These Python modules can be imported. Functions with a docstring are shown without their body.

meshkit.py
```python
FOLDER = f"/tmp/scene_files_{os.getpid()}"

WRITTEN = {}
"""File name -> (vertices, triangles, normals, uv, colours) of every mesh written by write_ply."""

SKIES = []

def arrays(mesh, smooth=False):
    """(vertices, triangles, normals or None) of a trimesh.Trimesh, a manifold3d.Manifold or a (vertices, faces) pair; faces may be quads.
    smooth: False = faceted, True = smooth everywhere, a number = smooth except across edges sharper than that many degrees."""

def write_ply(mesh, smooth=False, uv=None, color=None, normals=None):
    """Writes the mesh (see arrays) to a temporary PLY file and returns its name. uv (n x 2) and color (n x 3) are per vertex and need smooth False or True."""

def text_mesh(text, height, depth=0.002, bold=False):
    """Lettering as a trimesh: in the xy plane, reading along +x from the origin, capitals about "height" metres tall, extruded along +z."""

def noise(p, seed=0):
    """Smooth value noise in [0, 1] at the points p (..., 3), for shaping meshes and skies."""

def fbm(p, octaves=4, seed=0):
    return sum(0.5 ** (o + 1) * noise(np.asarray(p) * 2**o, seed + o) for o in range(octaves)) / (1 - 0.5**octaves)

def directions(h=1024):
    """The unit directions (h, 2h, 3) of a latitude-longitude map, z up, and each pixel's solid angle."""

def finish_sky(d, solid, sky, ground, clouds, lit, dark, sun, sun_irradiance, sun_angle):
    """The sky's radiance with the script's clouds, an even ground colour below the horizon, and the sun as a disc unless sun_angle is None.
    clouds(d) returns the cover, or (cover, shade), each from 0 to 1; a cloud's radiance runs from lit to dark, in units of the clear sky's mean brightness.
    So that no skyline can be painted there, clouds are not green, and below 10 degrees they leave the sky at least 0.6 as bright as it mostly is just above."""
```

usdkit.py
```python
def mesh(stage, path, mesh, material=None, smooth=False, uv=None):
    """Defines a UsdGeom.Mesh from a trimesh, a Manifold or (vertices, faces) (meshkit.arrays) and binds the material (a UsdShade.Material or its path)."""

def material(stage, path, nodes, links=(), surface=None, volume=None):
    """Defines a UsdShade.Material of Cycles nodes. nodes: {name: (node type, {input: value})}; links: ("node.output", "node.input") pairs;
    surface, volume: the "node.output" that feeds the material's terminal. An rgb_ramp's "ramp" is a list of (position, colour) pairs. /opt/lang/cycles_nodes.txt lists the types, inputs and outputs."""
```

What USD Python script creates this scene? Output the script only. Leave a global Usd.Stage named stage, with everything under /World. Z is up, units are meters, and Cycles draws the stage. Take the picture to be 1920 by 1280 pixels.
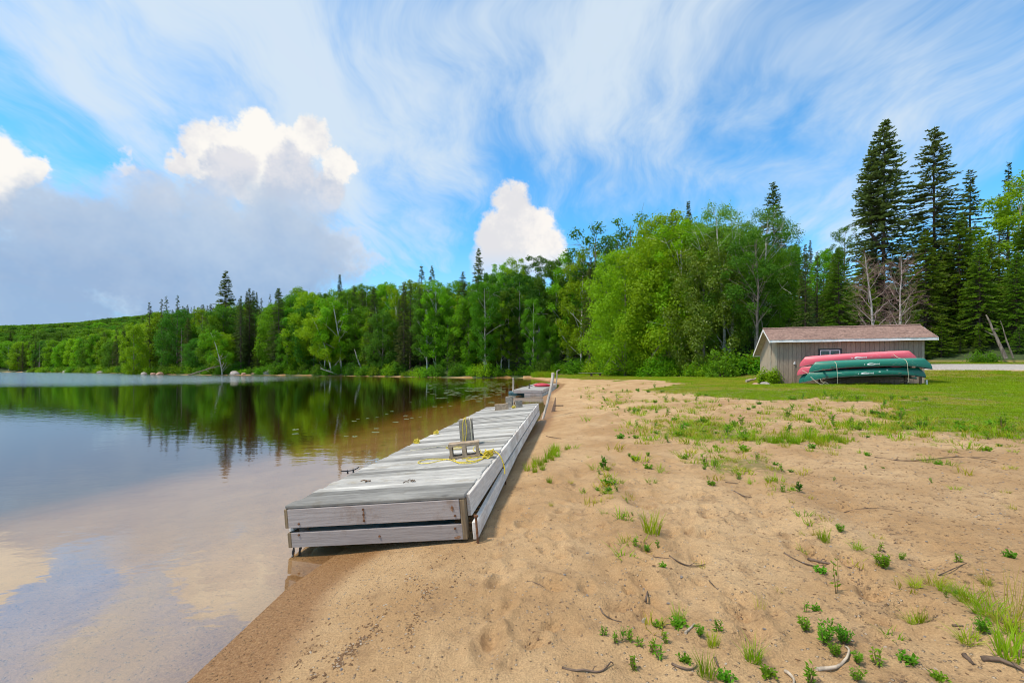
import math, random
import numpy as np
import trimesh
import shapely
from shapely.geometry import Polygon, LineString
import usdkit, meshkit
from pxr import Usd, UsdGeom, UsdLux, UsdShade, Gf, Sdf, Vt

stage = Usd.Stage.CreateInMemory()
UsdGeom.SetStageUpAxis(stage, UsdGeom.Tokens.z)
UsdGeom.SetStageMetersPerUnit(stage, 1.0)
UsdGeom.Xform.Define(stage, '/World')

# ------------------------------------------------------------------ camera, sky, sun, exposure
EYE = 1.68
FPX, CU, HV = 853.0, 960.0, 691.0          # focal length, centre column and horizon row of the 1920 px wide photograph
SUN_EL, SUN_ROT = math.radians(61), math.radians(-108)
SKY_STRENGTH, SUN_INTENSITY, SUN_ANGLE, EXPOSURE = 0.10, 1.20, 7.0, -0.02

cam = UsdGeom.Camera.Define(stage, '/World/camera')
cam.CreateHorizontalApertureAttr(36.0)
cam.CreateVerticalApertureAttr(24.0)
cam.CreateFocalLengthAttr(36.0 * FPX / 1920)
cam.CreateVerticalApertureOffsetAttr((HV - 640) / 1920 * 36.0)
cam.CreateExposureAttr(EXPOSURE)
cam.AddTranslateOp().Set(Gf.Vec3d(0, 0, EYE))
cam.AddRotateXOp().Set(90)


class Graph:
    """A Cycles node graph in the making: n() adds a node; an input given as 'node.output' is a link."""
    def __init__(self):
        self.nodes, self.links, self.k = {}, [], 0

    def n(self, kind, **inputs):
        self.k += 1
        name = f'n{self.k}'
        vals = {}
        for key, v in inputs.items():
            if isinstance(v, str) and '.' in v and v.split('.')[0] in self.nodes:
                self.links.append((v, f'{name}.{key}'))
            else:
                vals[key] = v
        self.nodes[name] = (kind, vals)
        return name

    def math(self, op, a, b=0.0, c=0.0, clamp=False):
        return self.n('math', math_type=op, value1=a, value2=b, value3=c, use_clamp=clamp) + '.value'

    def vmath(self, op, a, b=(0, 0, 0), out='vector', **kw):
        return self.n('vector_math', math_type=op, vector1=a, vector2=b, **kw) + '.' + out

    def smooth(self, v, lo, hi, a=0.0, b=1.0):
        return self.n('map_range', range_type='smoothstep', value=v, from_min=lo, from_max=hi, to_min=a, to_max=b) + '.result'

    def mix(self, fac, a, b, mode='mix'):
        return self.n('mix_color', blend_type=mode, fac=fac, a=a, b=b) + '.result'

    def noise(self, vec, scale, detail=4.0, rough=0.55, out='fac', **kw):
        kw = {'vector': vec, **kw} if vec else kw
        return self.n('noise_texture', scale=scale, detail=detail, roughness=rough, **kw) + '.' + out

    def scale(self, vec, s, rot=(0, 0, 0), loc=(0, 0, 0)):
        return self.n('mapping', mapping_type='point', vector=vec, scale=s, rotation=rot, location=loc) + '.vector'

    def build(self, name, surface=None, volume=None):
        return usdkit.material(stage, '/World/Looks/' + name, self.nodes, self.links, surface=surface, volume=volume)


def sky_material():
    g = Graph()
    d = g.n('geometry') + '.position'
    s = g.n('separate_xyz', vector=d)
    x, y, z = s + '.x', s + '.y', s + '.z'
    sky = g.n('sky_texture', sky_type='single_scattering', sun_disc=False, sun_elevation=SUN_EL, sun_rotation=SUN_ROT, aerosol_density=0.4) + '.color'
    base = g.mix(1.0, sky, (0.62, 1.95, 2.55), 'multiply')
    up = g.math('maximum', z, 0.0)
    # ice clouds: long streaks in a high sheet, so they run together towards the horizon
    zz = g.math('add', up, 0.30)
    plane = g.vmath('divide', d, g.n('combine_xyz', x=zz, y=zz, z=1.0) + '.vector')
    wn = g.n('noise_texture', vector=plane, scale=0.95, detail=3.0, roughness=0.55)
    plane2 = g.n('vector_math', math_type='multiply_add', vector1=wn + '.color', vector2=(0.75, 0.75, 0.0), vector3=plane) + '.vector'
    streak = g.noise(g.scale(plane2, (1.0, 0.36, 0.3), rot=(0, 0, math.radians(-30))), 2.1, 7, 0.62)
    soft = g.smooth(x, 0.30, -0.55)
    body = g.math('multiply_add', wn + '.fac', 0.62, g.math('multiply_add', soft, 0.12, g.math('multiply', streak, 1.35)))
    cirrus = g.math('maximum', g.smooth(body, 0.91, 1.30, 0.06, 0.90), g.smooth(up, 0.34, 0.0, 0.0, 0.62))
    cirrus = g.math('maximum', cirrus, g.smooth(up, 0.62, 0.80, 0.0, 0.85))  # added cloud cover overhead, out of view, for neutral ambient light
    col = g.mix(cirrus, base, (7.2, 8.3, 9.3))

    # heaped clouds
    wc = g.n('noise_texture', vector=d, scale=7.5, detail=5.5, roughness=0.66)
    rgb = g.n('separate_xyz', vector=wc + '.color')
    dw = g.n('vector_math', math_type='multiply_add', vector1=wc + '.color', vector2=(0.12, 0.12, 0.12), vector3=g.vmath('subtract', d, (0.06, 0.06, 0.06))) + '.vector'
    ds = g.n('vector_math', math_type='multiply_add', vector1=wc + '.color', vector2=(0.24, 0.24, 0.24), vector3=g.vmath('subtract', d, (0.12, 0.12, 0.12))) + '.vector'
    tex, tex2 = rgb + '.x', rgb + '.y'

    def lobes(spots, vec):
        f = None
        for u, v, r in spots:
            c = np.array([(u - CU) / FPX, 1.0, (HV - v) / FPX])
            k = 1 / np.linalg.norm(c)
            c = c * k
            one = g.math('multiply', g.vmath('distance', vec, tuple(c), out='value'), 1.0 / (r / FPX * k ** 1.4))
            f = one if f is None else g.math('minimum', f, one)
        return f

    def layer(col, f, soft, lit, dark, shade, cover=1.0):
        return g.mix(g.smooth(f, 1.0, 1.0 - soft, 0.0, cover), col, g.mix(shade, lit, dark))

    WHITE, PINK, GREY, BLUE = (10.0, 9.7, 9.2), (8.0, 8.0, 8.3), (6.2, 7.1, 8.2), (3.2, 4.6, 6.9)
    bank = lobes([(400, 280, 66), (350, 302, 46), (470, 270, 56), (585, 268, 48), (530, 292, 56), (636, 318, 36), (480, 325, 76)], dw)
    side = lobes([(30, 318, 50), (-50, 325, 100), (5, 385, 36)], dw)
    wisp = lobes([(205, 290, 38), (640, 465, 62), (95, 415, 44)], ds)
    tower = lobes([(966, 382, 46), (992, 412, 42), (945, 430, 52), (1000, 462, 60), (960, 510, 80), (1040, 500, 40)], dw)
    lump = lobes([(425, 325, 60), (395, 358, 46), (545, 336, 62), (605, 365, 50), (270, 362, 80)], dw)
    mass = lobes([(150, 460, 190), (350, 480, 200), (540, 470, 160), (60, 600, 260), (450, 600, 230), (-300, 500, 330)], ds)
    col = layer(col, wisp, 0.7, (8.6, 8.6, 8.8), (7.4, 7.9, 8.8), 0.3, 0.75)
    col = layer(col, side, 0.28, WHITE, PINK, g.smooth(tex, 0.42, 0.66))
    col = layer(col, bank, 0.28, WHITE, PINK, g.smooth(tex, 0.45, 0.66))
    col = layer(col, tower, 0.32, (9.9, 9.5, 9.1), (7.9, 7.9, 8.2), g.smooth(tex, 0.38, 0.60), g.smooth(up, 0.17, 0.26, 0.35, 1.0))
    blend = g.math('multiply_add', tex2, 1.2, g.smooth(up, 0.42, 0.06, -0.6, 0.4), clamp=True)
    col = layer(col, mass, 0.5, GREY, BLUE, blend, 0.94)
    col = layer(col, lump, 0.34, (7.9, 7.9, 8.3), (5.4, 6.2, 7.6), g.smooth(tex, 0.36, 0.62), g.smooth(up, 0.24, 0.36))
    # the rest of the round: the same kind of heaps low over the land
    rest = g.math('multiply', g.smooth(tex2, 0.50, 0.62), g.math('multiply', g.smooth(up, 0.55, 0.32), g.smooth(y, 0.35, -0.1)))
    col = g.mix(rest, col, g.mix(g.smooth(tex, 0.4, 0.6), (9.4, 9.2, 9.0), (6.3, 6.9, 8.2)))
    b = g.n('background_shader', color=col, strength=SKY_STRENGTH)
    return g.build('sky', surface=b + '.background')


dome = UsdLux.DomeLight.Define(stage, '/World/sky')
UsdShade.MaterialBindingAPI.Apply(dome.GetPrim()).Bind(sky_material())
dome.GetPrim().SetCustomDataByKey('kind', 'structure')
sun = UsdLux.DistantLight.Define(stage, '/World/sun')
sun.CreateIntensityAttr(SUN_INTENSITY)
sun.CreateAngleAttr(SUN_ANGLE)
sun.CreateNormalizeAttr(True)
sun.CreateColorAttr(Gf.Vec3f(1.0, 0.92, 0.78))
sun.AddTransformOp().Set(Gf.Matrix4d().SetRotate(Gf.Rotation(Gf.Vec3d(0, 0, 1), Gf.Vec3d(math.sin(SUN_ROT) * math.cos(SUN_EL), math.cos(SUN_ROT) * math.cos(SUN_EL), math.sin(SUN_EL)))))

# ------------------------------------------------------------------ helpers
RNG = np.random.default_rng(7)
_names = {}


def numbered(parent, name):
    k = _names.get((parent, name), 0)
    _names[(parent, name)] = k + 1
    return f'{parent}/{name}' if k == 0 else f'{parent}/{name}_{k:03d}'


def tag(prim, label=None, cat=None, group=None, kind=None):
    prim = prim.GetPrim() if hasattr(prim, 'GetPrim') else prim
    for key, v in (('label', label), ('category', cat), ('group', group), ('kind', kind)):
        if v:
            prim.SetCustomDataByKey(key, v)
    return prim


def path_of(parent):
    return '/World' if parent is None else str(parent.GetPath())


def obj(name, mesh, mat, parent=None, smooth=False):
    return usdkit.mesh(stage, numbered(path_of(parent), name), mesh, mat, smooth=smooth).GetPrim()


def place(prim, loc=(0, 0, 0), rz=0.0, scale=None, rx=0.0, ry=0.0):
    x = UsdGeom.Xformable(prim)
    x.AddTranslateOp().Set(Gf.Vec3d(*map(float, loc)))
    if rz:
        x.AddRotateZOp().Set(float(math.degrees(rz)))
    if ry:
        x.AddRotateYOp().Set(float(math.degrees(ry)))
    if rx:
        x.AddRotateXOp().Set(float(math.degrees(rx)))
    if scale is not None:
        x.AddScaleOp().Set(Gf.Vec3f(*map(float, scale if np.ndim(scale) else (scale,) * 3)))


def thing(name, label, cat, loc=(0, 0, 0), rz=0.0, group=None, scale=None, rx=0.0, ry=0.0):
    x = UsdGeom.Xform.Define(stage, numbered('/World', name)).GetPrim()
    place(x, loc, rz, scale, rx, ry)
    return tag(x, label, cat, group)


stage.CreateClassPrim('/World/kinds')


def kind_of(name):
    """A class prim that copies refer to."""
    return stage.CreateClassPrim(numbered('/World/kinds', name))


def copy_of(kind, name, label, cat, loc, rz=0.0, scale=None, group=None, rx=0.0, ry=0.0):
    x = thing(name, label, cat, loc, rz, group, scale, rx, ry)
    x.GetReferences().AddInternalReference(kind.GetPath())
    x.SetInstanceable(True)
    return x


def cat_mesh(parts):
    parts = [(np.asarray(v, float), np.asarray(f, int)) for v, f in parts]
    n, fs = 0, []
    for v, f in parts:
        fs.append(f + n)
        n += len(v)
    return np.vstack([v for v, _ in parts]), np.vstack(fs)


def vf(m):
    return np.asarray(m.vertices), np.asarray(m.faces)


BOXF = np.array([[0, 2, 1], [0, 3, 2], [4, 5, 6], [4, 6, 7], [0, 1, 5], [0, 5, 4], [1, 2, 6], [1, 6, 5], [2, 3, 7], [2, 7, 6], [3, 0, 4], [3, 4, 7]])


def box(lo, hi):
    (a, b, c), (d, e, f) = lo, hi
    return np.array([[a, b, c], [d, b, c], [d, e, c], [a, e, c], [a, b, f], [d, b, f], [d, e, f], [a, e, f]], float), BOXF


def board(lo, hi, ch=0.004):
    """A box with its twelve edges chamfered."""
    lo, hi = np.asarray(lo, float), np.asarray(hi, float)
    pts = []
    for sx in (0, 1):
        for sy in (0, 1):
            for sz in (0, 1):
                c = np.where([sx, sy, sz], hi, lo)
                inn = np.where([sx, sy, sz], -ch, ch)
                for k in range(3):
                    p = c + inn
                    p[k] = c[k]
                    pts.append(p)
    return vf(trimesh.convex.convex_hull(np.array(pts)))


def tube(points, radii, sides=6, caps=True):
    p = np.asarray(points, float)
    r = np.broadcast_to(np.asarray(radii, float), (len(p),))
    t = np.gradient(p, axis=0)
    t /= np.maximum(np.linalg.norm(t, axis=1, keepdims=True), 1e-9)
    a = np.cross(t, [0, 0, 1.0])
    flat = np.linalg.norm(a, axis=1) < 0.2
    a[flat] = np.cross(t[flat], [1.0, 0, 0])
    a /= np.linalg.norm(a, axis=1, keepdims=True)
    for i in range(1, len(a)):
        q = a[i - 1] - t[i] * (a[i - 1] @ t[i])
        a[i] = q / max(np.linalg.norm(q), 1e-9)
    b = np.cross(t, a)
    ang = np.arange(sides) / sides * 2 * np.pi
    ring = np.cos(ang)[None, :, None] * a[:, None] + np.sin(ang)[None, :, None] * b[:, None]
    v = (p[:, None] + ring * r[:, None, None]).reshape(-1, 3)
    i, j = np.meshgrid(np.arange(len(p) - 1), np.arange(sides), indexing='ij')
    q = np.stack([i * sides + j, (i + 1) * sides + j, (i + 1) * sides + (j + 1) % sides, i * sides + (j + 1) % sides], -1).reshape(-1, 4)
    f = np.vstack([q[:, [0, 2, 1]], q[:, [0, 3, 2]]])
    if caps:
        for base, s in ((0, 1), ((len(p) - 1) * sides, -1)):
            for k in range(1, sides - 1):
                f = np.vstack([f, [[base, base + k, base + k + 1][::s]]])
    return v, f


def smooth_path(points, n):
    from scipy.interpolate import make_interp_spline
    p = np.asarray(points, float)
    t = np.concatenate([[0], np.cumsum(np.linalg.norm(np.diff(p, axis=0), axis=1))])
    return make_interp_spline(t, p, k=min(3, len(p) - 1))(np.linspace(0, t[-1], n))


# ------------------------------------------------------------------ the lie of the land
SHORE = np.array([(-2.2, -60), (-1.9, -6), (-1.74, 2.4), (-1.72, 3.5), (-1.35, 5.2), (-0.45, 8.6), (0.45, 12.4), (0.97, 15.4), (1.45, 20.5), (1.85, 27), (3.0, 34), (4.0, 40),
                  (5.0, 47), (4.7, 58), (3.5, 72), (2.3, 84), (-1.5, 85.5), (-5.8, 84), (-13, 87), (-22, 94), (-31, 100), (-41, 109), (-50, 111), (-59, 114), (-70, 115), (-79, 120),
                  (-92, 125), (-101, 133), (-118, 152), (-136, 160), (-160, 178), (-180, 190), (-206, 205), (-240, 225), (-270, 240), (-330, 262), (-430, 300)])
LAKE = Polygon(list(SHORE) + [(-800, 330), (-900, -200), (-500, -500), (-2.2, -500)])
FOREST_EDGE = np.array([(-430, 302), (-330, 264), (-270, 242), (-206, 207), (-160, 180), (-101, 135.5), (-79, 122.5), (-59, 116.5), (-41, 111.5), (-22, 96.5), (-13, 89.5), (-5.8, 87), (4, 88), (9, 84), (13.2, 76),
                        (15.5, 60), (16.5, 50), (18.3, 44.5), (21.5, 40.5), (26, 39.5), (30, 39), (33.5, 37.6), (37, 34.2), (41, 28), (48, 17), (60, 0), (80, -60)])
FOREST = Polygon(list(FOREST_EDGE) + [(900, -60), (900, 2600), (-1800, 2600), (-1800, 700)])


def poly_dist(x, y, line):
    best = np.full(np.shape(x), 1e9)
    for (ax, ay), (bx, by) in zip(line[:-1], line[1:]):
        dx, dy = bx - ax, by - ay
        t = np.clip(((x - ax) * dx + (y - ay) * dy) / (dx * dx + dy * dy), 0, 1)
        best = np.minimum(best, np.hypot(x - ax - t * dx, y - ay - t * dy))
    return best


def sstep(x, a, b):
    t = np.clip((np.asarray(x, float) - a) / (b - a), 0, 1)
    return t * t * (3 - 2 * t)


def shore_dist(x, y):
    """Metres from the water's edge: positive on land."""
    x, y = np.asarray(x, float), np.asarray(y, float)
    d = poly_dist(x, y, SHORE)
    return np.where(shapely.contains_xy(LAKE, x, y), -d, d)


def fbm2(x, y, s, o=4, seed=0):
    return meshkit.fbm(np.stack([np.asarray(x) * s, np.asarray(y) * s, np.full(np.shape(x), 3.7)], -1), o, seed) - 0.5


FOOT = np.random.default_rng(11)
PRINTS = []
for _ in range(190):
    PRINTS.append((FOOT.uniform(-0.2, 2.4), FOOT.uniform(2.2, 6.8), FOOT.uniform(0, 3.14), FOOT.uniform(0.03, 0.085), FOOT.uniform(0.014, 0.045)))
for _ in range(150):
    PRINTS.append((FOOT.uniform(1.5, 8.5), FOOT.uniform(3.0, 12), FOOT.uniform(0, 3.14), FOOT.uniform(0.06, 0.16), FOOT.uniform(0.01, 0.025)))
def seen(pixels, z=0.36):
    return np.array([((u - CU) / (v - HV) * (EYE - z), FPX * (EYE - z) / (v - HV)) for u, v in pixels])


RUTS = [seen([(1122, 845), (1138, 900), (1165, 950), (1200, 1000), (1228, 1045)]), seen([(1395, 850), (1450, 905), (1540, 985), (1650, 1062), (1760, 1112), (1850, 1170), (1935, 1240)]),
        np.array([(2.0, 34), (2.7, 27), (3.4, 21), (3.7, 16), (3.3, 11)]), seen([(1140, 730), (1120, 745), (1150, 775), (1100, 800)], 0.2)]


def height(x, y, detail=True):
    x, y = np.asarray(x, float), np.asarray(y, float)
    d = shore_dist(x, y)
    d = d + np.where(np.abs(d) < 12, fbm2(x, y, 0.55, 3, 5) * 0.30 * sstep(np.hypot(x, y), 5, 20), 0)
    land = np.interp(d, [0, 0.25, 0.6, 1.3, 2.2, 3.4, 6, 12, 30, 100], [0, 0.035, 0.09, 0.19, 0.27, 0.33, 0.43, 0.60, 0.82, 1.1])
    bed = np.interp(-d, [0, 1, 3, 6, 12, 30, 200], [0, -0.10, -0.27, -0.62, -1.6, -3.2, -4.5])
    z = np.where(d > 0, land, bed)
    e = sstep(x, 4, 12) * sstep(y, 10, 23) * 0.25
    t = (x - 20) * 0.5 + (y - 24) * 0.86
    e = e + 0.062 * np.clip(t, 0, 40) * sstep(x, 18.5, 27)
    inside = shapely.contains_xy(FOREST, x, y)
    near = (np.hypot(x, y) < 900) & inside
    df = np.zeros_like(x)
    if near.any():
        df[near] = poly_dist(x[near], y[near], FOREST_EDGE)
    df[inside & ~near] = 300
    e = e + np.interp(df, [0, 4, 12, 30, 80, 160, 400], [0, 0.8, 3.2, 9.0, 16, 20, 24])
    far = np.exp(-((x + 270) / 300) ** 2 - ((y - 540) / 150) ** 2) * 30 + np.exp(-((x + 800) / 380) ** 2 - ((y - 640) / 200) ** 2) * 24
    z = z + np.where(d > 0, e + far * sstep(d, 0, 120), 0)
    if detail:
        r = np.hypot(x, y)
        dry = sstep(d, 0.5, 1.8) * (1 - sstep(r, 30, 60)) * np.where(inside, 0.4, 1)
        z = z + dry * (fbm2(x, y, 0.9, 3, 1) * 0.07 + fbm2(x, y, 3.6, 3, 2) * 0.050)
        close = (r < 16) & (d > 0.3)
        if close.any():
            xc, yc = x[close], y[close]
            ridge = 1 - 2 * np.abs(fbm2(xc * 1.0, yc * 1.8, 3.2, 2, 9))
            add = (ridge - 0.85) * 0.030 * dry[close] + fbm2(xc, yc, 13, 2, 4) * 0.026 * dry[close]
            for px, py, a, w, h in PRINTS:
                m = np.nonzero((np.abs(xc - px) < 4.2 * w) & (np.abs(yc - py) < 4.2 * w))[0]
                if len(m) == 0:
                    continue
                u = (xc[m] - px) * math.cos(a) + (yc[m] - py) * math.sin(a)
                v = -(xc[m] - px) * math.sin(a) + (yc[m] - py) * math.cos(a)
                q = (u / (1.7 * w)) ** 2 + (v / w) ** 2
                add[m] += np.where(q < 6, h * (-1.15 * np.exp(-q * 1.6) + 0.4 * np.exp(-(np.sqrt(q) - 1.35) ** 2 * 6)), 0) * dry[close][m]
            zc = z[close]
            zc += add
            z[close] = zc
        for line in RUTS:
            q = poly_dist(x, y, line)
            z = z + np.where(q < 0.8, 0.03 * np.exp(-(q / 0.16) ** 2) - 0.028 * np.exp(-((q - 0.33) / 0.14) ** 2), 0) * dry
    return z


def ground_at(x, y):
    return float(height(np.array([x]), np.array([y]), False)[0])


def on_ground(u, v, top=400.0):
    """The point of the ground seen at pixel (u, v) of the 1920 x 1280 photograph."""
    y = np.geomspace(1.3, top, 900)
    x = (u - CU) / FPX * y
    ray = EYE - (v - HV) / FPX * y
    hit = np.nonzero(ray < np.maximum(height(x, y, False), -0.02))[0]
    k = hit[0] if len(hit) else len(y) - 1
    return float(x[k]), float(y[k]), float(height(x[k:k + 1], y[k:k + 1])[0])


def at(u, v, z):
    """The point at height z seen at pixel (u, v)."""
    y = FPX * (EYE - z) / (v - HV)
    return np.array([(u - CU) / FPX * y, y, z])


def at_depth(u, v, y):
    return np.array([(u - CU) / FPX * y, y, EYE - (v - HV) / FPX * y])


# the lawn and the sparser grass, as seen from above
LAWN = Polygon([(9.0, 9.9), (10, 9.2), (13, 8.2), (20, 4), (60, -20), (60, 20), (44, 24.5), (33, 24), (28.6, 26.2), (27.4, 29.5), (24, 34), (20, 40), (17.5, 43.5), (15.5, 49), (15, 58), (12.8, 74), (9, 82), (4.5, 85),
                (4.4, 78), (6.2, 66), (7.6, 56), (7.8, 52), (9.0, 46), (11.5, 40), (11.8, 33), (10.6, 29), (7.6, 25), (7.8, 19), (9.1, 16.0), (12.0, 16.4), (12.2, 15.2), (10.0, 11.8)])
ROAD = np.array([(24.2, 35.9), (26.5, 34.6), (31.0, 31.8), (36, 25.5), (45, 13), (58, -10)])


def grass_cover(x, y):
    """How green the ground is: 0 bare sand, 1 lawn."""
    x, y = np.asarray(x, float), np.asarray(y, float)
    edge = poly_dist(x, y, np.array(LAWN.exterior.coords))
    s = np.where(shapely.contains_xy(LAWN, x, y), edge, -edge) + fbm2(x, y, 0.55, 4, 21) * 2.6
    lawn = sstep(s, -0.7, 0.9)
    verge = sstep(poly_dist(x, y, ROAD), 3.0, 3.6) * sstep(poly_dist(x, y, ROAD), 9.0, 6.5) * sstep(y, 20, 26)
    lawn = np.maximum(lawn, 0.9 * verge)
    lawn = lawn * (1 - 0.75 * np.exp(-((x - 12.6) / 1.4) ** 2 - ((y - 15.0) / 0.8) ** 2))
    d = shore_dist(x, y)
    patch = sstep(fbm2(x, y, 0.32, 4, 33) + 0.10 * np.exp(-((y - 13) / 7) ** 2) - 0.10 * sstep(y, 9, 4), 0.03, 0.20) * sstep(d, 1.5, 4)
    for line, w, k in ((RUTS[0], 0.20, 0.55), (RUTS[1], 0.26, 0.6)):
        patch = np.maximum(patch, k * np.exp(-(poly_dist(x, y, line) / w) ** 2) * sstep(fbm2(x, y, 1.3, 3, 8), -0.2, 0.1))
    return np.clip(np.maximum(lawn, patch * 0.55), 0, 1)


# ------------------------------------------------------------------ materials
def principled(g, **kw):
    return g.n('principled_bsdf', **kw) + '.BSDF'


def plain(name, color, rough=0.6, spec=0.4, vary=0.25, scale=8.0, metallic=0.0, bump=0.0, stretch=(1, 1, 1), dark=None):
    """A colour broken up by two noises in the object's own space."""
    g = Graph()
    p = g.scale(g.n('texture_coordinate') + '.object', stretch)
    n = g.noise(p, scale, 6, 0.62)
    c = np.array(color)
    lo = np.array(dark) if dark is not None else c * (1 - vary)
    col = g.mix(g.smooth(n, 0.30, 0.70), tuple(lo), tuple(np.minimum(c * (1 + vary * 0.5), 0.95)))
    kw = dict(base_color=col, roughness=rough, specular_ior_level=spec, metallic=metallic)
    if bump:
        kw['normal'] = g.n('bump', height=g.noise(p, scale * 4, 4, 0.6), distance=bump, strength=0.8) + '.normal'
    return g.build(name, principled(g, **kw))


def ground_material():
    g = Graph()
    p = g.n('geometry') + '.position'
    wet = g.n('attribute', attribute='wet') + '.fac'
    green = g.n('attribute', attribute='green') + '.fac'
    wood = g.n('attribute', attribute='wood') + '.fac'
    deep = g.n('attribute', attribute='deep') + '.fac'
    litter = g.n('attribute', attribute='litter') + '.fac'
    big = g.noise(p, 0.75, 6, 0.62)
    mid = g.noise(p, 5.0, 5, 0.65)
    grain = g.noise(p, 95.0, 3, 0.75)
    sand = g.mix(g.smooth(big, 0.32, 0.68), (0.430, 0.252, 0.110), (0.605, 0.402, 0.212))
    sand = g.mix(g.smooth(mid, 0.50, 0.78), sand, (0.330, 0.195, 0.092))
    sand = g.mix(g.smooth(grain, 0.34, 0.70, 0.80, 0.0), sand, g.mix(0.5, sand, (0.16, 0.09, 0.045)))
    stones = g.n('voronoi_texture', vector=p, scale=42.0, randomness=1.0)
    pick = g.n('separate_xyz', vector=stones + '.color')
    pebble = g.math('multiply', g.smooth(stones + '.distance', 0.36, 0.20), g.smooth(pick + '.x', 0.74, 0.78))
    sand = g.mix(g.math('multiply', pebble, 0.75), sand, g.mix(pick + '.y', (0.22, 0.13, 0.08), (0.62, 0.50, 0.38)))
    bits = g.noise(p, 26.0, 4, 0.7)
    crumbs = g.math('multiply', g.smooth(bits, 0.555, 0.63), g.math('multiply', litter, g.smooth(mid, 0.38, 0.58)))
    sand = g.mix(g.math('multiply', crumbs, 0.85), sand, (0.10, 0.060, 0.035))
    moist = g.mix(g.smooth(g.noise(p, 60.0, 3, 0.7), 0.35, 0.65), (0.235, 0.110, 0.036), (0.345, 0.185, 0.075))
    sand = g.mix(wet, sand, moist)
    turf = g.mix(g.smooth(g.noise(p, 0.5, 5, 0.6), 0.38, 0.66), (0.105, 0.135, 0.012), (0.21, 0.165, 0.050))
    turf = g.mix(g.smooth(grain, 0.45, 0.62), turf, (0.20, 0.15, 0.06))
    cut = g.smooth(g.math('multiply_add', g.noise(p, 7.0, 5, 0.7), 0.9, g.math('subtract', green, 0.45)), 0.36, 0.58)
    col = g.mix(g.math('multiply', cut, 0.92), sand, turf)
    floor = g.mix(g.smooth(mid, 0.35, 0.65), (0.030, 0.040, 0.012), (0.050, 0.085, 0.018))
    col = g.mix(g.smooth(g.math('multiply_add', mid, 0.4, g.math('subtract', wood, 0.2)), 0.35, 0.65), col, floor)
    mud = g.mix(g.smooth(mid, 0.35, 0.65), (0.050, 0.034, 0.014), (0.085, 0.058, 0.022))  # dark mud, with the dimming of deep water put into its colour
    col = g.mix(deep, col, mud)
    h = g.math('multiply_add', grain, 0.5, g.math('multiply_add', mid, 1.0, g.math('multiply_add', bits, 0.8, g.math('multiply', pebble, 0.8))))
    nrm = g.n('bump', height=h, distance=0.03, strength=1.0) + '.normal'
    rough = g.n('map_range', value=wet, to_min=0.95, to_max=0.42) + '.result'
    return g.build('sand_and_turf', principled(g, base_color=col, roughness=rough, specular_ior_level=0.35, normal=nrm))


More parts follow.
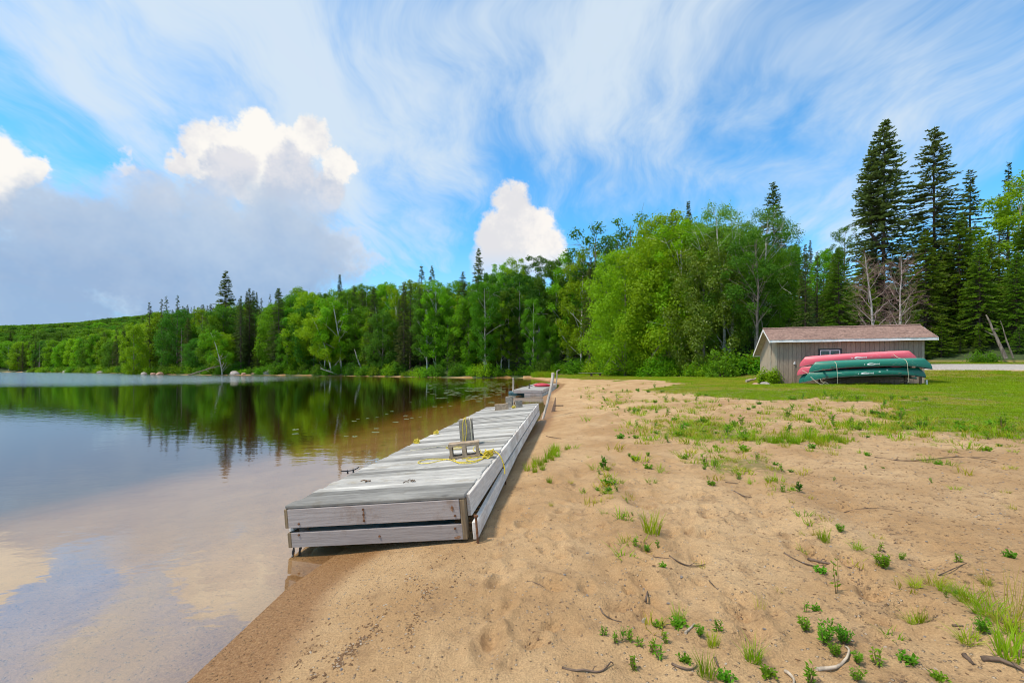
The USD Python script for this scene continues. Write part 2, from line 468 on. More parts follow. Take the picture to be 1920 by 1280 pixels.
def water_material():
    g = Graph()
    p = g.n('geometry') + '.position'
    s = g.n('separate_xyz', vector=p)
    # a light wind roughens the open water to the left; the bay is nearly still
    drift = g.noise(p, 0.03, 4, 0.6)
    reach = g.math('multiply_add', drift, 26.0, s + '.x')
    wind = g.math('multiply', g.smooth(reach, -8.0, -36.0), g.smooth(g.math('multiply_add', drift, 14.0, s + '.y'), 42.0, 78.0))
    calm = g.noise(g.scale(p, (1.0, 1.7, 1.0)), 1.3, 3, 0.5)
    calm2 = g.noise(g.scale(p, (0.8, 1.3, 1.0)), 6.0, 2, 0.5)
    rip = g.noise(g.scale(p, (0.4, 1.7, 1.0)), 5.0, 3, 0.6)
    h = g.math('multiply_add', calm, 0.0035, g.math('multiply_add', calm2, 0.0011, g.math('multiply', g.math('multiply', rip, wind), 0.10)))
    nrm = g.n('bump', height=h, distance=1.0, strength=1.0) + '.normal'
    fr = g.math('multiply', g.math('power', g.n('fresnel', IOR=1.8) + '.fac', 0.70), g.math('subtract', 1.0, g.n('geometry') + '.backfacing'))
    gl = g.n('glossy_bsdf', color=(0.93, 0.98, 0.95), roughness=g.math('multiply_add', wind, 0.035, 0.026), normal=nrm) + '.BSDF'
    tr = g.n('transparent_bsdf', color=(0.98, 0.94, 0.86)) + '.BSDF'
    m = g.n('mix_closure', fac=fr, closure1=tr, closure2=gl) + '.closure'
    v = g.n('absorption_volume', color=(0.80, 0.52, 0.0), density=0.22) + '.volume'
    return g.build('lake_water', m, volume=v)


def wood_material(name, light, dark, along, pale=None, stain=None, rough=0.85, per_board=0.55, moss=0.0):
    """Weathered boards: grain stretched along the given axis of the object's own space, a tone of its own for each board."""
    g = Graph()
    p = g.n('texture_coordinate') + '.object'
    rnd = g.n('object_info') + '.random'
    shift = g.n('combine_xyz', x=g.math('multiply', rnd, 37.0), y=g.math('multiply', rnd, 91.0), z=g.math('multiply', rnd, 53.0)) + '.vector'
    q = g.vmath('add', p, shift)
    st = {'x': (0.05, 1, 1), 'y': (1, 0.05, 1), 'z': (1, 1, 0.05)}[along]
    st2 = {'x': (0.22, 1, 1), 'y': (1, 0.22, 1), 'z': (1, 1, 0.22)}[along]
    fine = g.noise(g.scale(q, st), 75.0, 4, 0.7)
    blot = g.noise(g.scale(q, st2), 5.0, 5, 0.65)
    col = g.mix(g.smooth(fine, 0.32, 0.68), dark, light)
    if pale:
        col = g.mix(g.smooth(blot, 0.48, 0.66, 0.0, 0.85), col, pale)
    if stain:
        col = g.mix(g.smooth(g.noise(q, 2.2, 6, 0.7), 0.53, 0.70, 0.0, 0.80), col, stain)
    knots = g.n('voronoi_texture', vector=g.scale(q, tuple(0.45 if v < 1 else 1.0 for v in st)), scale=3.2)
    col = g.mix(g.smooth(knots + '.distance', 0.075, 0.035, 0.0, 0.6), col, tuple(np.array(dark) * 0.4))
    tone = g.n('map_range', value=rnd, to_min=1 - per_board, to_max=1 + per_board * 0.55) + '.result'
    col = g.mix(1.0, col, g.n('combine_xyz', x=tone, y=tone, z=tone) + '.vector', 'multiply')
    nrm = g.n('bump', height=fine, distance=0.004, strength=0.7) + '.normal'
    return g.build(name, principled(g, base_color=col, roughness=rough, specular_ior_level=0.25, normal=nrm))


def leaf_material(name, a, b, glow, rough=0.6, spec=0.14, trans=0.42, clump=0.55, hue=0.10):
    """Leaves: two greens by clump, every leaf a little different, light let through."""
    g = Graph()
    p = g.n('texture_coordinate') + '.object'
    rnd = g.n('object_info') + '.random'
    isl = g.n('geometry') + '.random_per_island'
    shift = g.n('combine_xyz', x=g.math('multiply', rnd, 31.0), y=g.math('multiply', rnd, 17.0), z=0.0) + '.vector'
    n = g.noise(g.vmath('add', p, shift), clump, 3, 0.6)
    col = g.mix(g.smooth(g.math('multiply_add', isl, 0.55, g.math('subtract', n, 0.275)), 0.30, 0.70), a, b)
    hsv = g.n('hsv', hue=g.n('map_range', value=rnd, to_min=0.5 - hue * 0.22, to_max=0.5 + hue * 0.20) + '.result', saturation=1.0, value=g.n('map_range', value=g.math('fract' if False else 'fraction', g.math('multiply', rnd, 7.31)), to_min=0.78, to_max=1.22) + '.result', color=col) + '.color'
    pr = principled(g, base_color=hsv, roughness=rough, specular_ior_level=spec)
    tl = g.n('translucent_bsdf', color=g.mix(1.0, hsv, glow, 'multiply')) + '.BSDF'
    return g.build(name, g.n('mix_closure', fac=trans, closure1=pr, closure2=tl) + '.closure')


def bark_material(name, light, dark, marks=None, scale=6.0):
    g = Graph()
    p = g.n('texture_coordinate') + '.object'
    n = g.noise(g.scale(p, (1, 1, 0.3)), scale, 5, 0.7)
    col = g.mix(g.smooth(n, 0.35, 0.65), dark, light)
    if marks:
        m = g.noise(g.scale(p, (0.6, 0.6, 3.2)), 3.0, 4, 0.6)
        col = g.mix(g.smooth(m, 0.60, 0.68), col, marks)
    return g.build(name, principled(g, base_color=col, roughness=0.9, specular_ior_level=0.2))


M = {}
M['ground'] = ground_material()
M['water'] = water_material()
M['gravel'] = plain('gravel', (0.40, 0.36, 0.33), 0.95, 0.2, 0.5, 14.0, bump=0.02)
M['deck'] = wood_material('weathered_deck', (0.405, 0.385, 0.355), (0.235, 0.22, 0.205), 'x', pale=(0.53, 0.505, 0.465), stain=(0.25, 0.215, 0.165))
M['fascia'] = wood_material('weathered_fascia', (0.35, 0.305, 0.29), (0.27, 0.232, 0.222), 'x', stain=(0.22, 0.155, 0.12), per_board=0.15)
M['side'] = wood_material('weathered_side_boards', (0.62, 0.57, 0.52), (0.44, 0.40, 0.37), 'y', pale=(0.74, 0.71, 0.67), stain=(0.36, 0.29, 0.24), per_board=0.15)
M['end_grain'] = wood_material('end_grain', (0.30, 0.22, 0.13), (0.17, 0.12, 0.075), 'z', per_board=0.2)
M['float'] = plain('float_drum', (0.035, 0.10, 0.125), 0.5, 0.4, 0.5, 3.0)
M['foam'] = plain('foam_block', (0.62, 0.63, 0.62), 0.9, 0.2, 0.3, 9.0)
M['rust'] = plain('rust', (0.17, 0.075, 0.035), 0.9, 0.3, 0.6, 30.0, bump=0.004)
M['iron'] = plain('dark_iron', (0.055, 0.05, 0.05), 0.6, 0.5, 0.5, 20.0, metallic=0.6)
M['concrete'] = plain('concrete', (0.37, 0.275, 0.19), 0.95, 0.2, 0.35, 14.0, bump=0.006)
M['concrete_grey'] = plain('grey_concrete', (0.31, 0.265, 0.215), 0.95, 0.2, 0.35, 14.0, bump=0.006)
M['rope'] = plain('yellow_rope', (0.66, 0.50, 0.035), 0.6, 0.4, 0.45, 60.0)
M['pale_rope'] = plain('pale_rope', (0.62, 0.56, 0.40), 0.7, 0.3, 0.3, 60.0)
M['red_float'] = plain('red_vinyl', (0.50, 0.035, 0.055), 0.45, 0.5, 0.3, 10.0)
M['pole'] = plain('peeled_pole', (0.40, 0.35, 0.30), 0.9, 0.2, 0.4, 9.0, stretch=(1, 1, 0.2))
M['stick'] = plain('dead_stick', (0.13, 0.09, 0.065), 0.95, 0.2, 0.6, 18.0)
M['pale_stick'] = plain('bleached_stick', (0.44, 0.36, 0.28), 0.95, 0.2, 0.5, 18.0)
M['chip'] = plain('wood_chips', (0.19, 0.11, 0.06), 0.95, 0.2, 0.6, 40.0)
M['siding'] = wood_material('barn_siding', (0.360, 0.275, 0.205), (0.235, 0.175, 0.130), 'z', stain=(0.25, 0.18, 0.135), per_board=0.16)
M['siding_end'] = wood_material('gable_siding', (0.43, 0.35, 0.26), (0.31, 0.25, 0.185), 'z', stain=(0.24, 0.19, 0.14), per_board=0.10)  # paler copy of the siding: light on the gable put into its colour
M['dark_gap'] = plain('siding_groove', (0.060, 0.045, 0.036), 0.95, 0.1, 0.3)
M['trim'] = plain('white_trim', (0.76, 0.735, 0.725), 0.6, 0.4, 0.14, 6.0)
M['soffit'] = plain('soffit', (0.44, 0.39, 0.31), 0.85, 0.2, 0.2, 5.0)
M['shingle'] = plain('shingle', (0.255, 0.160, 0.130), 0.95, 0.15, 0.25, 9.0, bump=0.004)
M['shingle_b'] = plain('shingle_dark', (0.225, 0.142, 0.117), 0.95, 0.15, 0.45, 9.0, bump=0.004)
M['shingle_c'] = plain('shingle_pale', (0.285, 0.182, 0.148), 0.95, 0.15, 0.40, 9.0, bump=0.004)


def hull_material(name, color, faded):
    g = Graph()
    p = g.n('texture_coordinate') + '.object'
    rnd = g.n('object_info') + '.random'
    q = g.vmath('add', p, g.n('combine_xyz', x=g.math('multiply', rnd, 40.0), y=0.0, z=0.0) + '.vector')
    z = g.n('separate_xyz', vector=p) + '.z'
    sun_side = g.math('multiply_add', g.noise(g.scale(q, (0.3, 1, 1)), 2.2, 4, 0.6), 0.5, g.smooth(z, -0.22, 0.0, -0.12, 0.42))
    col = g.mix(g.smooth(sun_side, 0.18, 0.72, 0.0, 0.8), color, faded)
    scratch = g.noise(g.scale(q, (0.10, 1, 1)), 46.0, 3, 0.7)
    col = g.mix(g.math('multiply', g.smooth(scratch, 0.60, 0.68), g.smooth(g.noise(q, 2.6, 3, 0.6), 0.45, 0.62, 0.0, 0.55)), col, (0.60, 0.58, 0.55))
    return g.build(name, principled(g, base_color=col, roughness=g.smooth(sun_side, 0.2, 0.7, 0.30, 0.52), specular_ior_level=0.45))


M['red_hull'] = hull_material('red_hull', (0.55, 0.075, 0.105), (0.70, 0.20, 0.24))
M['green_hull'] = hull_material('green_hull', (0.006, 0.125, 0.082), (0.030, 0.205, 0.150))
M['gunwale'] = plain('black_gunwale', (0.022, 0.02, 0.02), 0.5, 0.5, 0.3)
M['hull_inside'] = plain('hull_inside', (0.06, 0.055, 0.05), 0.7, 0.3, 0.3)
M['white_print'] = plain('white_print', (0.78, 0.80, 0.78), 0.5, 0.4, 0.1)
M['scuff'] = plain('scuffed_patch', (0.42, 0.55, 0.47), 0.7, 0.3, 0.4, 20.0)
M['rack'] = wood_material('rack_timber', (0.24, 0.165, 0.115), (0.12, 0.08, 0.06), 'z')
M['glass'] = None
M['birch'] = bark_material('birch_bark', (0.66, 0.62, 0.57), (0.40, 0.36, 0.32), (0.05, 0.045, 0.04))
M['bark'] = bark_material('grey_bark', (0.24, 0.20, 0.165), (0.10, 0.08, 0.065))
M['dark_bark'] = bark_material('dark_bark', (0.115, 0.085, 0.065), (0.05, 0.036, 0.028))
M['dead_birch'] = bark_material('dead_birch_bark', (0.54, 0.475, 0.43), (0.30, 0.25, 0.22), (0.06, 0.05, 0.045))
M['dead_twig'] = bark_material('dead_twigs', (0.33, 0.215, 0.18), (0.18, 0.11, 0.09))
M['dead_wood'] = bark_material('dead_branches', (0.46, 0.375, 0.335), (0.25, 0.18, 0.16), (0.10, 0.08, 0.07))
M['leaf_bright'] = leaf_material('bright_leaves', (0.150, 0.300, 0.006), (0.31, 0.45, 0.010), (1.5, 1.45, 0.7))
M['leaf_green'] = leaf_material('green_leaves', (0.095, 0.220, 0.007), (0.210, 0.355, 0.010), (1.5, 1.45, 0.8))
M['leaf_deep'] = leaf_material('deep_green_leaves', (0.062, 0.155, 0.010), (0.135, 0.255, 0.016), (1.4, 1.4, 0.9))
M['leaf_olive'] = leaf_material('olive_leaves', (0.120, 0.220, 0.010), (0.235, 0.335, 0.022), (1.4, 1.4, 0.8), spec=0.4, rough=0.45)
M['needle'] = leaf_material('spruce_needles', (0.095, 0.130, 0.032), (0.185, 0.230, 0.055), (1.2, 1.3, 0.8), trans=0.28)
M['needle_green'] = leaf_material('fir_needles', (0.105, 0.190, 0.010), (0.225, 0.325, 0.018), (1.3, 1.4, 0.8), trans=0.30)
M['needle_brown'] = leaf_material('dry_needles', (0.075, 0.052, 0.034), (0.13, 0.088, 0.05), (1.2, 1.1, 0.9), trans=0.15, hue=0.02)
M['grass'] = leaf_material('grass_blades', (0.200, 0.300, 0.008), (0.39, 0.46, 0.018), (1.4, 1.4, 0.6), trans=0.4, clump=3.0)
M['grass_dry'] = leaf_material('dry_grass_blades', (0.34, 0.32, 0.04), (0.50, 0.42, 0.09), (1.3, 1.2, 0.7), trans=0.4, clump=3.0, hue=0.04)
M['weed'] = leaf_material('weed_leaves', (0.115, 0.260, 0.012), (0.29, 0.42, 0.020), (1.4, 1.4, 0.7), trans=0.4, clump=6.0)
M['weed_stem'] = plain('weed_stem', (0.20, 0.13, 0.06), 0.8, 0.3, 0.4, 20.0)
M['pad'] = leaf_material('lily_pads', (0.10, 0.165, 0.04), (0.22, 0.27, 0.10), (1.0, 1.0, 1.0), trans=0.05, rough=0.3, spec=0.8)
M['rock'] = plain('shore_rock', (0.36, 0.31, 0.28), 0.9, 0.3, 0.5, 2.5, bump=0.03)
M['red_rock'] = plain('red_shore_rock', (0.40, 0.24, 0.17), 0.9, 0.3, 0.5, 2.5, bump=0.03)

# ------------------------------------------------------------------ ground, lake bed and far hills: one sheet
def ground():
    r = [0.35]
    while r[-1] < 60:
        r.append(r[-1] * (1.0105 if r[-1] > 1.6 else 1.06))
    while r[-1] < 4000:
        r.append(r[-1] * 1.045)
    r = np.array(r)
    inner = np.radians(np.linspace(-62, 62, 620))
    outer = np.radians(np.linspace(62, 298, 90))[1:-1]
    a = np.concatenate([inner, outer])
    rr, aa = np.meshgrid(r, a, indexing='ij')
    x, y = rr * np.sin(aa), rr * np.cos(aa)
    z = height(x.ravel(), y.ravel()).reshape(x.shape)
    nr, na = x.shape
    v = np.stack([x, y, z], -1).reshape(-1, 3)
    i, j = np.meshgrid(np.arange(nr - 1), np.arange(na), indexing='ij')
    k = (j + 1) % na
    f = np.stack([i * na + j, (i + 1) * na + j, (i + 1) * na + k, i * na + k], -1).reshape(-1, 4)[:, ::-1]
    v = np.vstack([v, [[0, 0, ground_at(0, 0.01)]]])
    c = len(v) - 1
    hub = np.stack([np.arange(na), (np.arange(na) + 1) % na, np.full(na, c)], 1)[:, ::-1]
    tri = np.vstack([f[:, [0, 1, 2]], f[:, [0, 2, 3]], hub])
    prim = usdkit.mesh(stage, '/World/ground', (v, tri), M['ground'], smooth=True)
    x, y = v[:, 0], v[:, 1]
    d = shore_dist(x, y)
    inside = shapely.contains_xy(FOREST, x, y)
    df = np.where(inside, poly_dist(x, y, FOREST_EDGE), 0)
    df[inside & (np.hypot(x, y) > 900)] = 100
    wob = fbm2(x, y, 1.1, 4, 40)
    near_wet = sstep(d + wob * 0.5, 0.62, 0.34)
    masks = {'wet': near_wet * np.where(d < 0, 0.35 + 0.65 * sstep(d, -0.5, 0.0), 1), 'green': grass_cover(x, y) * (1 - sstep(df, 0.5, 2)),
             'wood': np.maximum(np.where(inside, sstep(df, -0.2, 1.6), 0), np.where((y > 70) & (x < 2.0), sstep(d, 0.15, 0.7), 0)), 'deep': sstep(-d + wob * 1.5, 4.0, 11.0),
             'litter': np.clip(sstep(x - 0.28 * y, -0.4, 2.6) + 0.25, 0, 1) * sstep(d, 0.5, 1.4)}
    for key, val in masks.items():
        UsdGeom.PrimvarsAPI(prim).CreatePrimvar(key, Sdf.ValueTypeNames.FloatArray, 'vertex').Set(Vt.FloatArray.FromNumpy(np.asarray(val, np.float32)))
    tag(prim, 'sandy beach running back into turf, woodland floor and hills', None, None, 'structure')


ground()

# the lake: a closed body whose top is the water's surface
water = obj('lake', box((-1500, -900, -9), (60, 420, 0.0)), M['water'])
tag(water, 'still lake reflecting the wooded shore and clouds', None, None, 'structure')


def gravel_road():
    c = smooth_path(ROAD, 60)
    t = np.gradient(c, axis=0)
    t /= np.linalg.norm(t, axis=1, keepdims=True)
    nrm = np.stack([-t[:, 1], t[:, 0]], 1)
    rng = np.random.default_rng(5)
    rows = []
    for k, s in enumerate(np.linspace(-3.2, 3.2, 13)):
        e = (rng.uniform(-0.25, 0.25, len(c)) if k in (0, 12) else 0)
        p = c + nrm * (s + e)[:, None] if np.ndim(e) else c + nrm * s
        z = height(p[:, 0], p[:, 1], False) + 0.03 + 0.05 * (1 - (s / 3.2) ** 2) - (0.06 if k in (0, 12) else 0)
        rows.append(np.column_stack([p, z]))
    v = np.array(rows)
    a, b = v.shape[:2]
    i, j = np.meshgrid(np.arange(a - 1), np.arange(b - 1), indexing='ij')
    f = np.stack([i * b + j, (i + 1) * b + j, (i + 1) * b + j + 1, i * b + j + 1], -1).reshape(-1, 4)
    tag(obj('gravel_road', (v.reshape(-1, 3), np.vstack([f[:, [0, 1, 2]], f[:, [0, 2, 3]]])[:, ::-1]), M['gravel'], smooth=True), 'grey gravel track behind the boat shed', None, None, 'structure')


gravel_road()

M['rust_stain'] = plain('rust_stain', (0.27, 0.15, 0.09), 0.9, 0.2, 0.4, 60.0)

# ------------------------------------------------------------------ docks
DOCK_TILT = math.atan2(0.15, 1.63)


def frame_matrix(o, ux, uy):
    """The world matrix of a frame with origin o, x along ux and y along uy (made square)."""
    ux = np.asarray(ux, float) / np.linalg.norm(ux)
    uy = np.asarray(uy, float) - ux * (np.asarray(uy, float) @ ux)
    uy /= np.linalg.norm(uy)
    uz = np.cross(ux, uy)
    m = np.eye(4)
    m[:3, 0], m[:3, 1], m[:3, 2], m[:3, 3] = ux, uy, uz, o
    return m


def framed(name, label, cat, m, group=None):
    x = UsdGeom.Xform.Define(stage, numbered('/World', name))
    x.AddTransformOp().Set(Gf.Matrix4d(m.T.tolist()))
    return tag(x.GetPrim(), label, cat, group)


def to_world(m, p):
    return (m[:3, :3] @ np.asarray(p, float).T).T + m[:3, 3]


FL, FR = np.array([-2.04, 4.17, 0.438]), np.array([-0.406, 3.98, 0.588])
FARR = np.array([0.867, 14.5, 0.588])
DOCK = frame_matrix(FL, FR - FL, FARR - FR)      # x across the deck from the water side, y along it, z up out of it
DW, DL = 1.64, 10.6


def dock_planks(dock, width, length, mat, rng, pitch=0.141, edge=0.032):
    n = int(length / pitch)
    for k in range(n):
        y0, y1 = k * pitch + 0.003, (k + 1) * pitch - 0.003
        a, b = -rng.uniform(0, edge), width + rng.uniform(0, edge)
        dz = rng.uniform(-0.007, 0.003)
        tip = rng.uniform(-0.009, 0.009)
        y1 -= rng.uniform(0, 0.005)
        v, f = board((a, y0, -0.036 + dz), (b, y1, dz), 0.009)
        v[:, 2] += (v[:, 0] / width - 0.5) * tip
        if k == 0:
            v, f = board((-0.03, y0 - 0.035, -0.036), (width + 0.012, y1, 0.0), 0.010)
        obj('plank', (v, f), mat, dock)


def bolt_head(p, n, r=0.013):
    c = trimesh.creation.cylinder(r, 0.012, sections=7)
    c.apply_transform(trimesh.geometry.align_vectors([0, 0, 1], n))
    c.apply_translation(p)
    return vf(c)


def near_dock():
    rng = np.random.default_rng(3)
    t = framed('wooden_dock', 'long weathered grey plank dock drawn up on the sandy shore, nearest the viewer', 'dock', DOCK)
    dock_planks(t, DW, DL, M['deck'], rng)
    # the end that faces the viewer: two boards with a gap
    obj('end_board', board((-0.005, -0.036, -0.208), (DW - 0.045, 0.0, -0.038)), M['fascia'], t)
    obj('end_board', board((0.012, -0.034, -0.385), (DW - 0.035, 0.002, -0.252)), M['fascia'], t)
    obj('corner_post', board((DW - 0.044, -0.032, -0.388), (DW + 0.002, 0.055, -0.040)), M['end_grain'], t)
    obj('corner_post', board((-0.042, -0.030, -0.210), (-0.007, 0.10, -0.038)), M['end_grain'], t)
    obj('corner_post', board((-0.028, -0.028, -0.388), (0.010, 0.10, -0.254)), M['end_grain'], t)
    obj('far_end_board', board((0, DL - 0.03, -0.21), (DW, DL + 0.01, -0.038)), M['fascia'], t)
    # long sides: an upper and a lower plank in lengths, the lower sprung outwards at the near end
    cuts = [0.03, 3.7, 7.2, DL]
    for a, b in zip(cuts[:-1], cuts[1:]):
        for x, s in ((DW + 0.004, 1), (-0.045, -1)):
            v, f = board((x, a + 0.004, -0.205), (x + 0.04, b - 0.004, -0.012 if s > 0 else -0.038), 0.005)
            obj('side_board', (v, f), M['side'], t)
            v, f = board((x, a + (0.004 if a > 1 else -0.10 if s > 0 else 0.0), -0.378), (x + 0.042, b - 0.004, -0.228), 0.005)
            v = v.copy()
            if s > 0 and a < 1:
                v[:, 0] += 0.055 * np.clip(1 - v[:, 1] / 2.5, 0, 1.1)
            obj('side_board', (v, f), M['side'], t)
    for x in (0.35, 0.82, 1.28):
        obj('joist', box((x - 0.02, 0.06, -0.21), (x + 0.02, DL - 0.05, -0.042)), M['fascia'], t)
    for y in np.arange(0.9, DL, 1.9):
        obj('spacer_block', box((DW - 0.05, y, -0.36), (DW + 0.002, y + 0.3, -0.05)), M['end_grain'], t)
    # drums that float it, glimpsed through the gap
    for y, (xa, xb), mat in ((0.30, (0.42, 0.98), 'float'), (0.35, (1.06, 1.58), 'float'), (3.2, (0.3, 0.9), 'float'), (6.4, (0.3, 0.9), 'float'), (9.2, (0.3, 0.9), 'float')):
        c = trimesh.creation.capsule(xb - xa, 0.14, count=[12, 12])
        c.apply_transform(trimesh.transformations.rotation_matrix(np.pi / 2, [0, 1, 0]))
        c.apply_translation([xa, y, -0.27])
        obj('float_drum', vf(c), M[mat], t, smooth=40)
    for x, z, y in ((0.10, -0.172, -0.038), (1.53, -0.10, -0.038), (1.55, -0.175, -0.038), (0.09, -0.272, -0.036), (1.54, -0.285, -0.036), (0.85, -0.32, -0.036), (0.72, -0.075, -0.038), (0.72, -0.12, -0.038), (0.72, -0.175, -0.038)):
        obj('bolt', bolt_head((x, y, z), (0, -1, 0), 0.010), M['rust'], t)
    # rust that has run from the bolts
    for x, z, w, h in ((1.53, -0.112, 0.013, 0.030), (1.555, -0.365, 0.030, 0.016), (0.72, -0.13, 0.008, 0.072)):
        a = np.linspace(0, 2 * np.pi, 15)[:-1]
        q = rng.uniform(0.6, 1.25, 14)
        y = -0.0345 if z < -0.21 else -0.0365
        ring = np.stack([x + np.cos(a) * w * q, np.full(14, y), z + np.sin(a) * h * q], 1)
        obj('rust_stain', (np.vstack([ring, [[x, y, z]]]), np.array([[k, (k + 1) % 14, 14] for k in range(14)])), M['rust_stain'], t)
    return t


near_dock()


def tip(m, x, y, z=0.0):
    return to_world(m, np.array([[x, y, z]]))[0]


def on_deck(u, v, z=0.0):
    """Where the line of sight through a pixel meets the deck, in the deck's own metres."""
    d = np.array([(u - CU) / FPX, 1.0, (HV - v) / FPX])
    n = DOCK[:3, 2]
    o = np.array([0, 0, EYE])
    k = ((DOCK[:3, 3] + n * z - o) @ n) / (d @ n)
    return DOCK[:3, :3].T @ (o + d * k - DOCK[:3, 3])


# things that hold the dock
def bent_stake(loc, h, lean, label):
    t = thing('iron_stake', label, 'stake', loc)
    p = smooth_path([(0, 0, -0.25), (0.0, 0, 0.05), (lean * 0.4, 0, h * 0.5), (lean, 0.01, h)], 9)
    obj('shaft', tube(p, 0.011, 6), M['rust'], t, smooth=50)
    c = trimesh.creation.cylinder(0.019, 0.014, sections=8)
    c.apply_translation(p[-1])
    obj('head', vf(c), M['rust'], t)


c = tip(DOCK, DW + 0.10, -0.09, -0.40)
bent_stake((c[0], c[1], ground_at(c[0], c[1])), 0.23, -0.015, 'rusty iron stake in the sand at the dock corner')
c = tip(DOCK, DW + 0.055, 2.05, -0.10)
bent_stake((c[0] + 0.03, c[1], ground_at(c[0], c[1])), 0.27, -0.03, 'thin rusty rod leaning on the dock side boards below the yellow knot')


def hangers():
    t = thing('iron_hanger', 'pair of dark iron straps hanging from the water corner of the near dock', 'bracket', tuple(tip(DOCK, 0.0, 0.0, -0.37)))
    for x, y, l in ((0.0, 0.0, 0.17), (0.055, 0.02, 0.12)):
        p = smooth_path([(x, y, 0.02), (x + 0.006, y, -l * 0.35), (x - 0.004, y, -l * 0.7), (x + 0.003, y, -l)], 8)
        obj('strap', tube(p, [0.010, 0.010, 0.008, 0.014, 0.009, 0.012, 0.009, 0.006], 5), M['iron'], t, smooth=50)


hangers()


def cleat(u, v, label):
    d = on_deck(u, v)
    w = to_world(DOCK, [d])[0]
    t = framed('mooring_cleat', label, 'cleat', frame_matrix(w, DOCK[:3, 0] * 0.8 + DOCK[:3, 1] * 0.6, DOCK[:3, 1]))
    obj('bar', tube(smooth_path([(-0.105, 0, 0.045), (-0.05, 0, 0.036), (0.05, 0, 0.036), (0.105, 0, 0.058)], 9), 0.007, 6), M['iron'], t, smooth=50)
    for x in (-0.03, 0.035):
        obj('foot', tube([(x, 0, 0), (x, 0, 0.045)], [0.012, 0.007], 6), M['iron'], t, smooth=50)


cleat(657, 887, 'small dark iron cleat on the water edge of the near dock')


def debris_on_deck(u, v, label, mat, seed):
    d = on_deck(u, v)
    w = to_world(DOCK, [d])[0]
    rng = np.random.default_rng(seed)
    t = framed('twig_litter', label, 'twigs', frame_matrix(w, DOCK[:3, 0], DOCK[:3, 1]))
    for k in range(5):
        a = rng.uniform(0, 6.28)
        r = rng.uniform(0.03, 0.07)
        o = rng.uniform(-0.04, 0.04, 2)
        obj('twig', tube([(o[0], o[1], 0.006), (o[0] + r * math.cos(a) * 0.5, o[1] + r * math.sin(a) * 0.5, 0.016), (o[0] + r * math.cos(a), o[1] + r * math.sin(a), 0.008)], 0.005, 4), M[mat], t)


debris_on_deck(690, 903, 'curled brown leaf scrap and twigs on the deck left of its middle', 'chip', 1)
debris_on_deck(773, 902, 'small tangle of dry twigs on the bare middle of the deck', 'stick', 2)


# concrete blocks with two hollow cores
def block_mesh(l=0.39, w=0.19, h=0.19, cores=True, seed=0):
    """Lies with its cores along y: l along x, w along y, h along z, resting on z = 0."""
    rng = np.random.default_rng(seed)
    outer = np.array([(-l / 2, 0), (l / 2, 0), (l / 2, 0.045), (l / 2 - 0.012, 0.055), (l / 2 - 0.012, h - 0.055), (l / 2, h - 0.045), (l / 2, h), (-l / 2, h), (-l / 2, h - 0.045), (-l / 2 + 0.012, h - 0.055), (-l / 2 + 0.012, 0.055), (-l / 2, 0.045)])
    s = Polygon(outer).buffer(-0.004).buffer(0.004)
    if cores:
        for cx in (-0.087, 0.087):
            hole = Polygon([(cx - 0.060, 0.036), (cx - 0.02, 0.030), (cx + 0.02, 0.030), (cx + 0.060, 0.036), (cx + 0.063, h - 0.036), (cx + 0.02, h - 0.030), (cx - 0.02, h - 0.030), (cx - 0.063, h - 0.036)])
            s = s.difference(hole)
    m = trimesh.creation.extrude_polygon(s, w, engine='earcut')
    v, f = vf(m)
    v = np.stack([v[:, 0], w / 2 - v[:, 2], v[:, 1]], 1)
    return v, f


def concrete_block(w, ux, uy, label, mat='concrete', upright=False, **kw):
    t = framed('concrete_block', label, 'concrete block', frame_matrix(w, ux, uy))
    v, f = block_mesh(**kw)
    if upright:
        v = np.stack([v[:, 2] - kw.get('h', 0.19) / 2, v[:, 1], v[:, 0] + kw.get('l', 0.39) / 2], 1)
        f = f[:, [0, 2, 1]]
    obj('block', (v, f), M[mat], t)


DX, DY = DOCK[:3, 0], DOCK[:3, 1]
b1 = on_deck(872, 856.5)
concrete_block(to_world(DOCK, [b1])[0], DX * 0.985 + DY * 0.17, DY, 'tan concrete block lying on edge with both hollow cores facing out, on the dock')
b2 = on_deck(877, 833)
concrete_block(to_world(DOCK, [b2])[0], -DY * 0.96 + DX * 0.1, DX, 'concrete block standing on end with yellow rope looped over its top', 'concrete_grey', True)
b3 = on_deck(941, 768)
concrete_block(to_world(DOCK, [b3])[0], DX * 0.99 + DY * 0.1, DY, 'brown solid block lying flat at the far dock end, left of two others', 'concrete', cores=False, h=0.17)
b4 = on_deck(956, 763.5)
concrete_block(to_world(DOCK, [b4])[0], -DY, DX, 'tallest block at the far end of the dock, standing behind the flat one', 'concrete_grey', True, l=0.33, h=0.24)
b5 = on_deck(973, 763)
concrete_block(to_world(DOCK, [b5])[0], -DY * 0.95 + DX * 0.3, DX, 'small upright block at the far end of the dock, right of the tallest', 'concrete_grey', True, l=0.20, h=0.19)


def rope(name, label, pts, r=0.0055, mat='rope', deck=True, n=60, group=None):
    pts = np.asarray(pts, float)
    w = to_world(DOCK, pts) if deck else pts
    m = obj(name, tube(smooth_path(w, n), r, 5), M[mat], smooth=60)
    tag(m, label, 'rope', group)
    return m


def dk(u, v, z=0.008):
    d = on_deck(u, v, z)
    return (d[0], d[1], z)


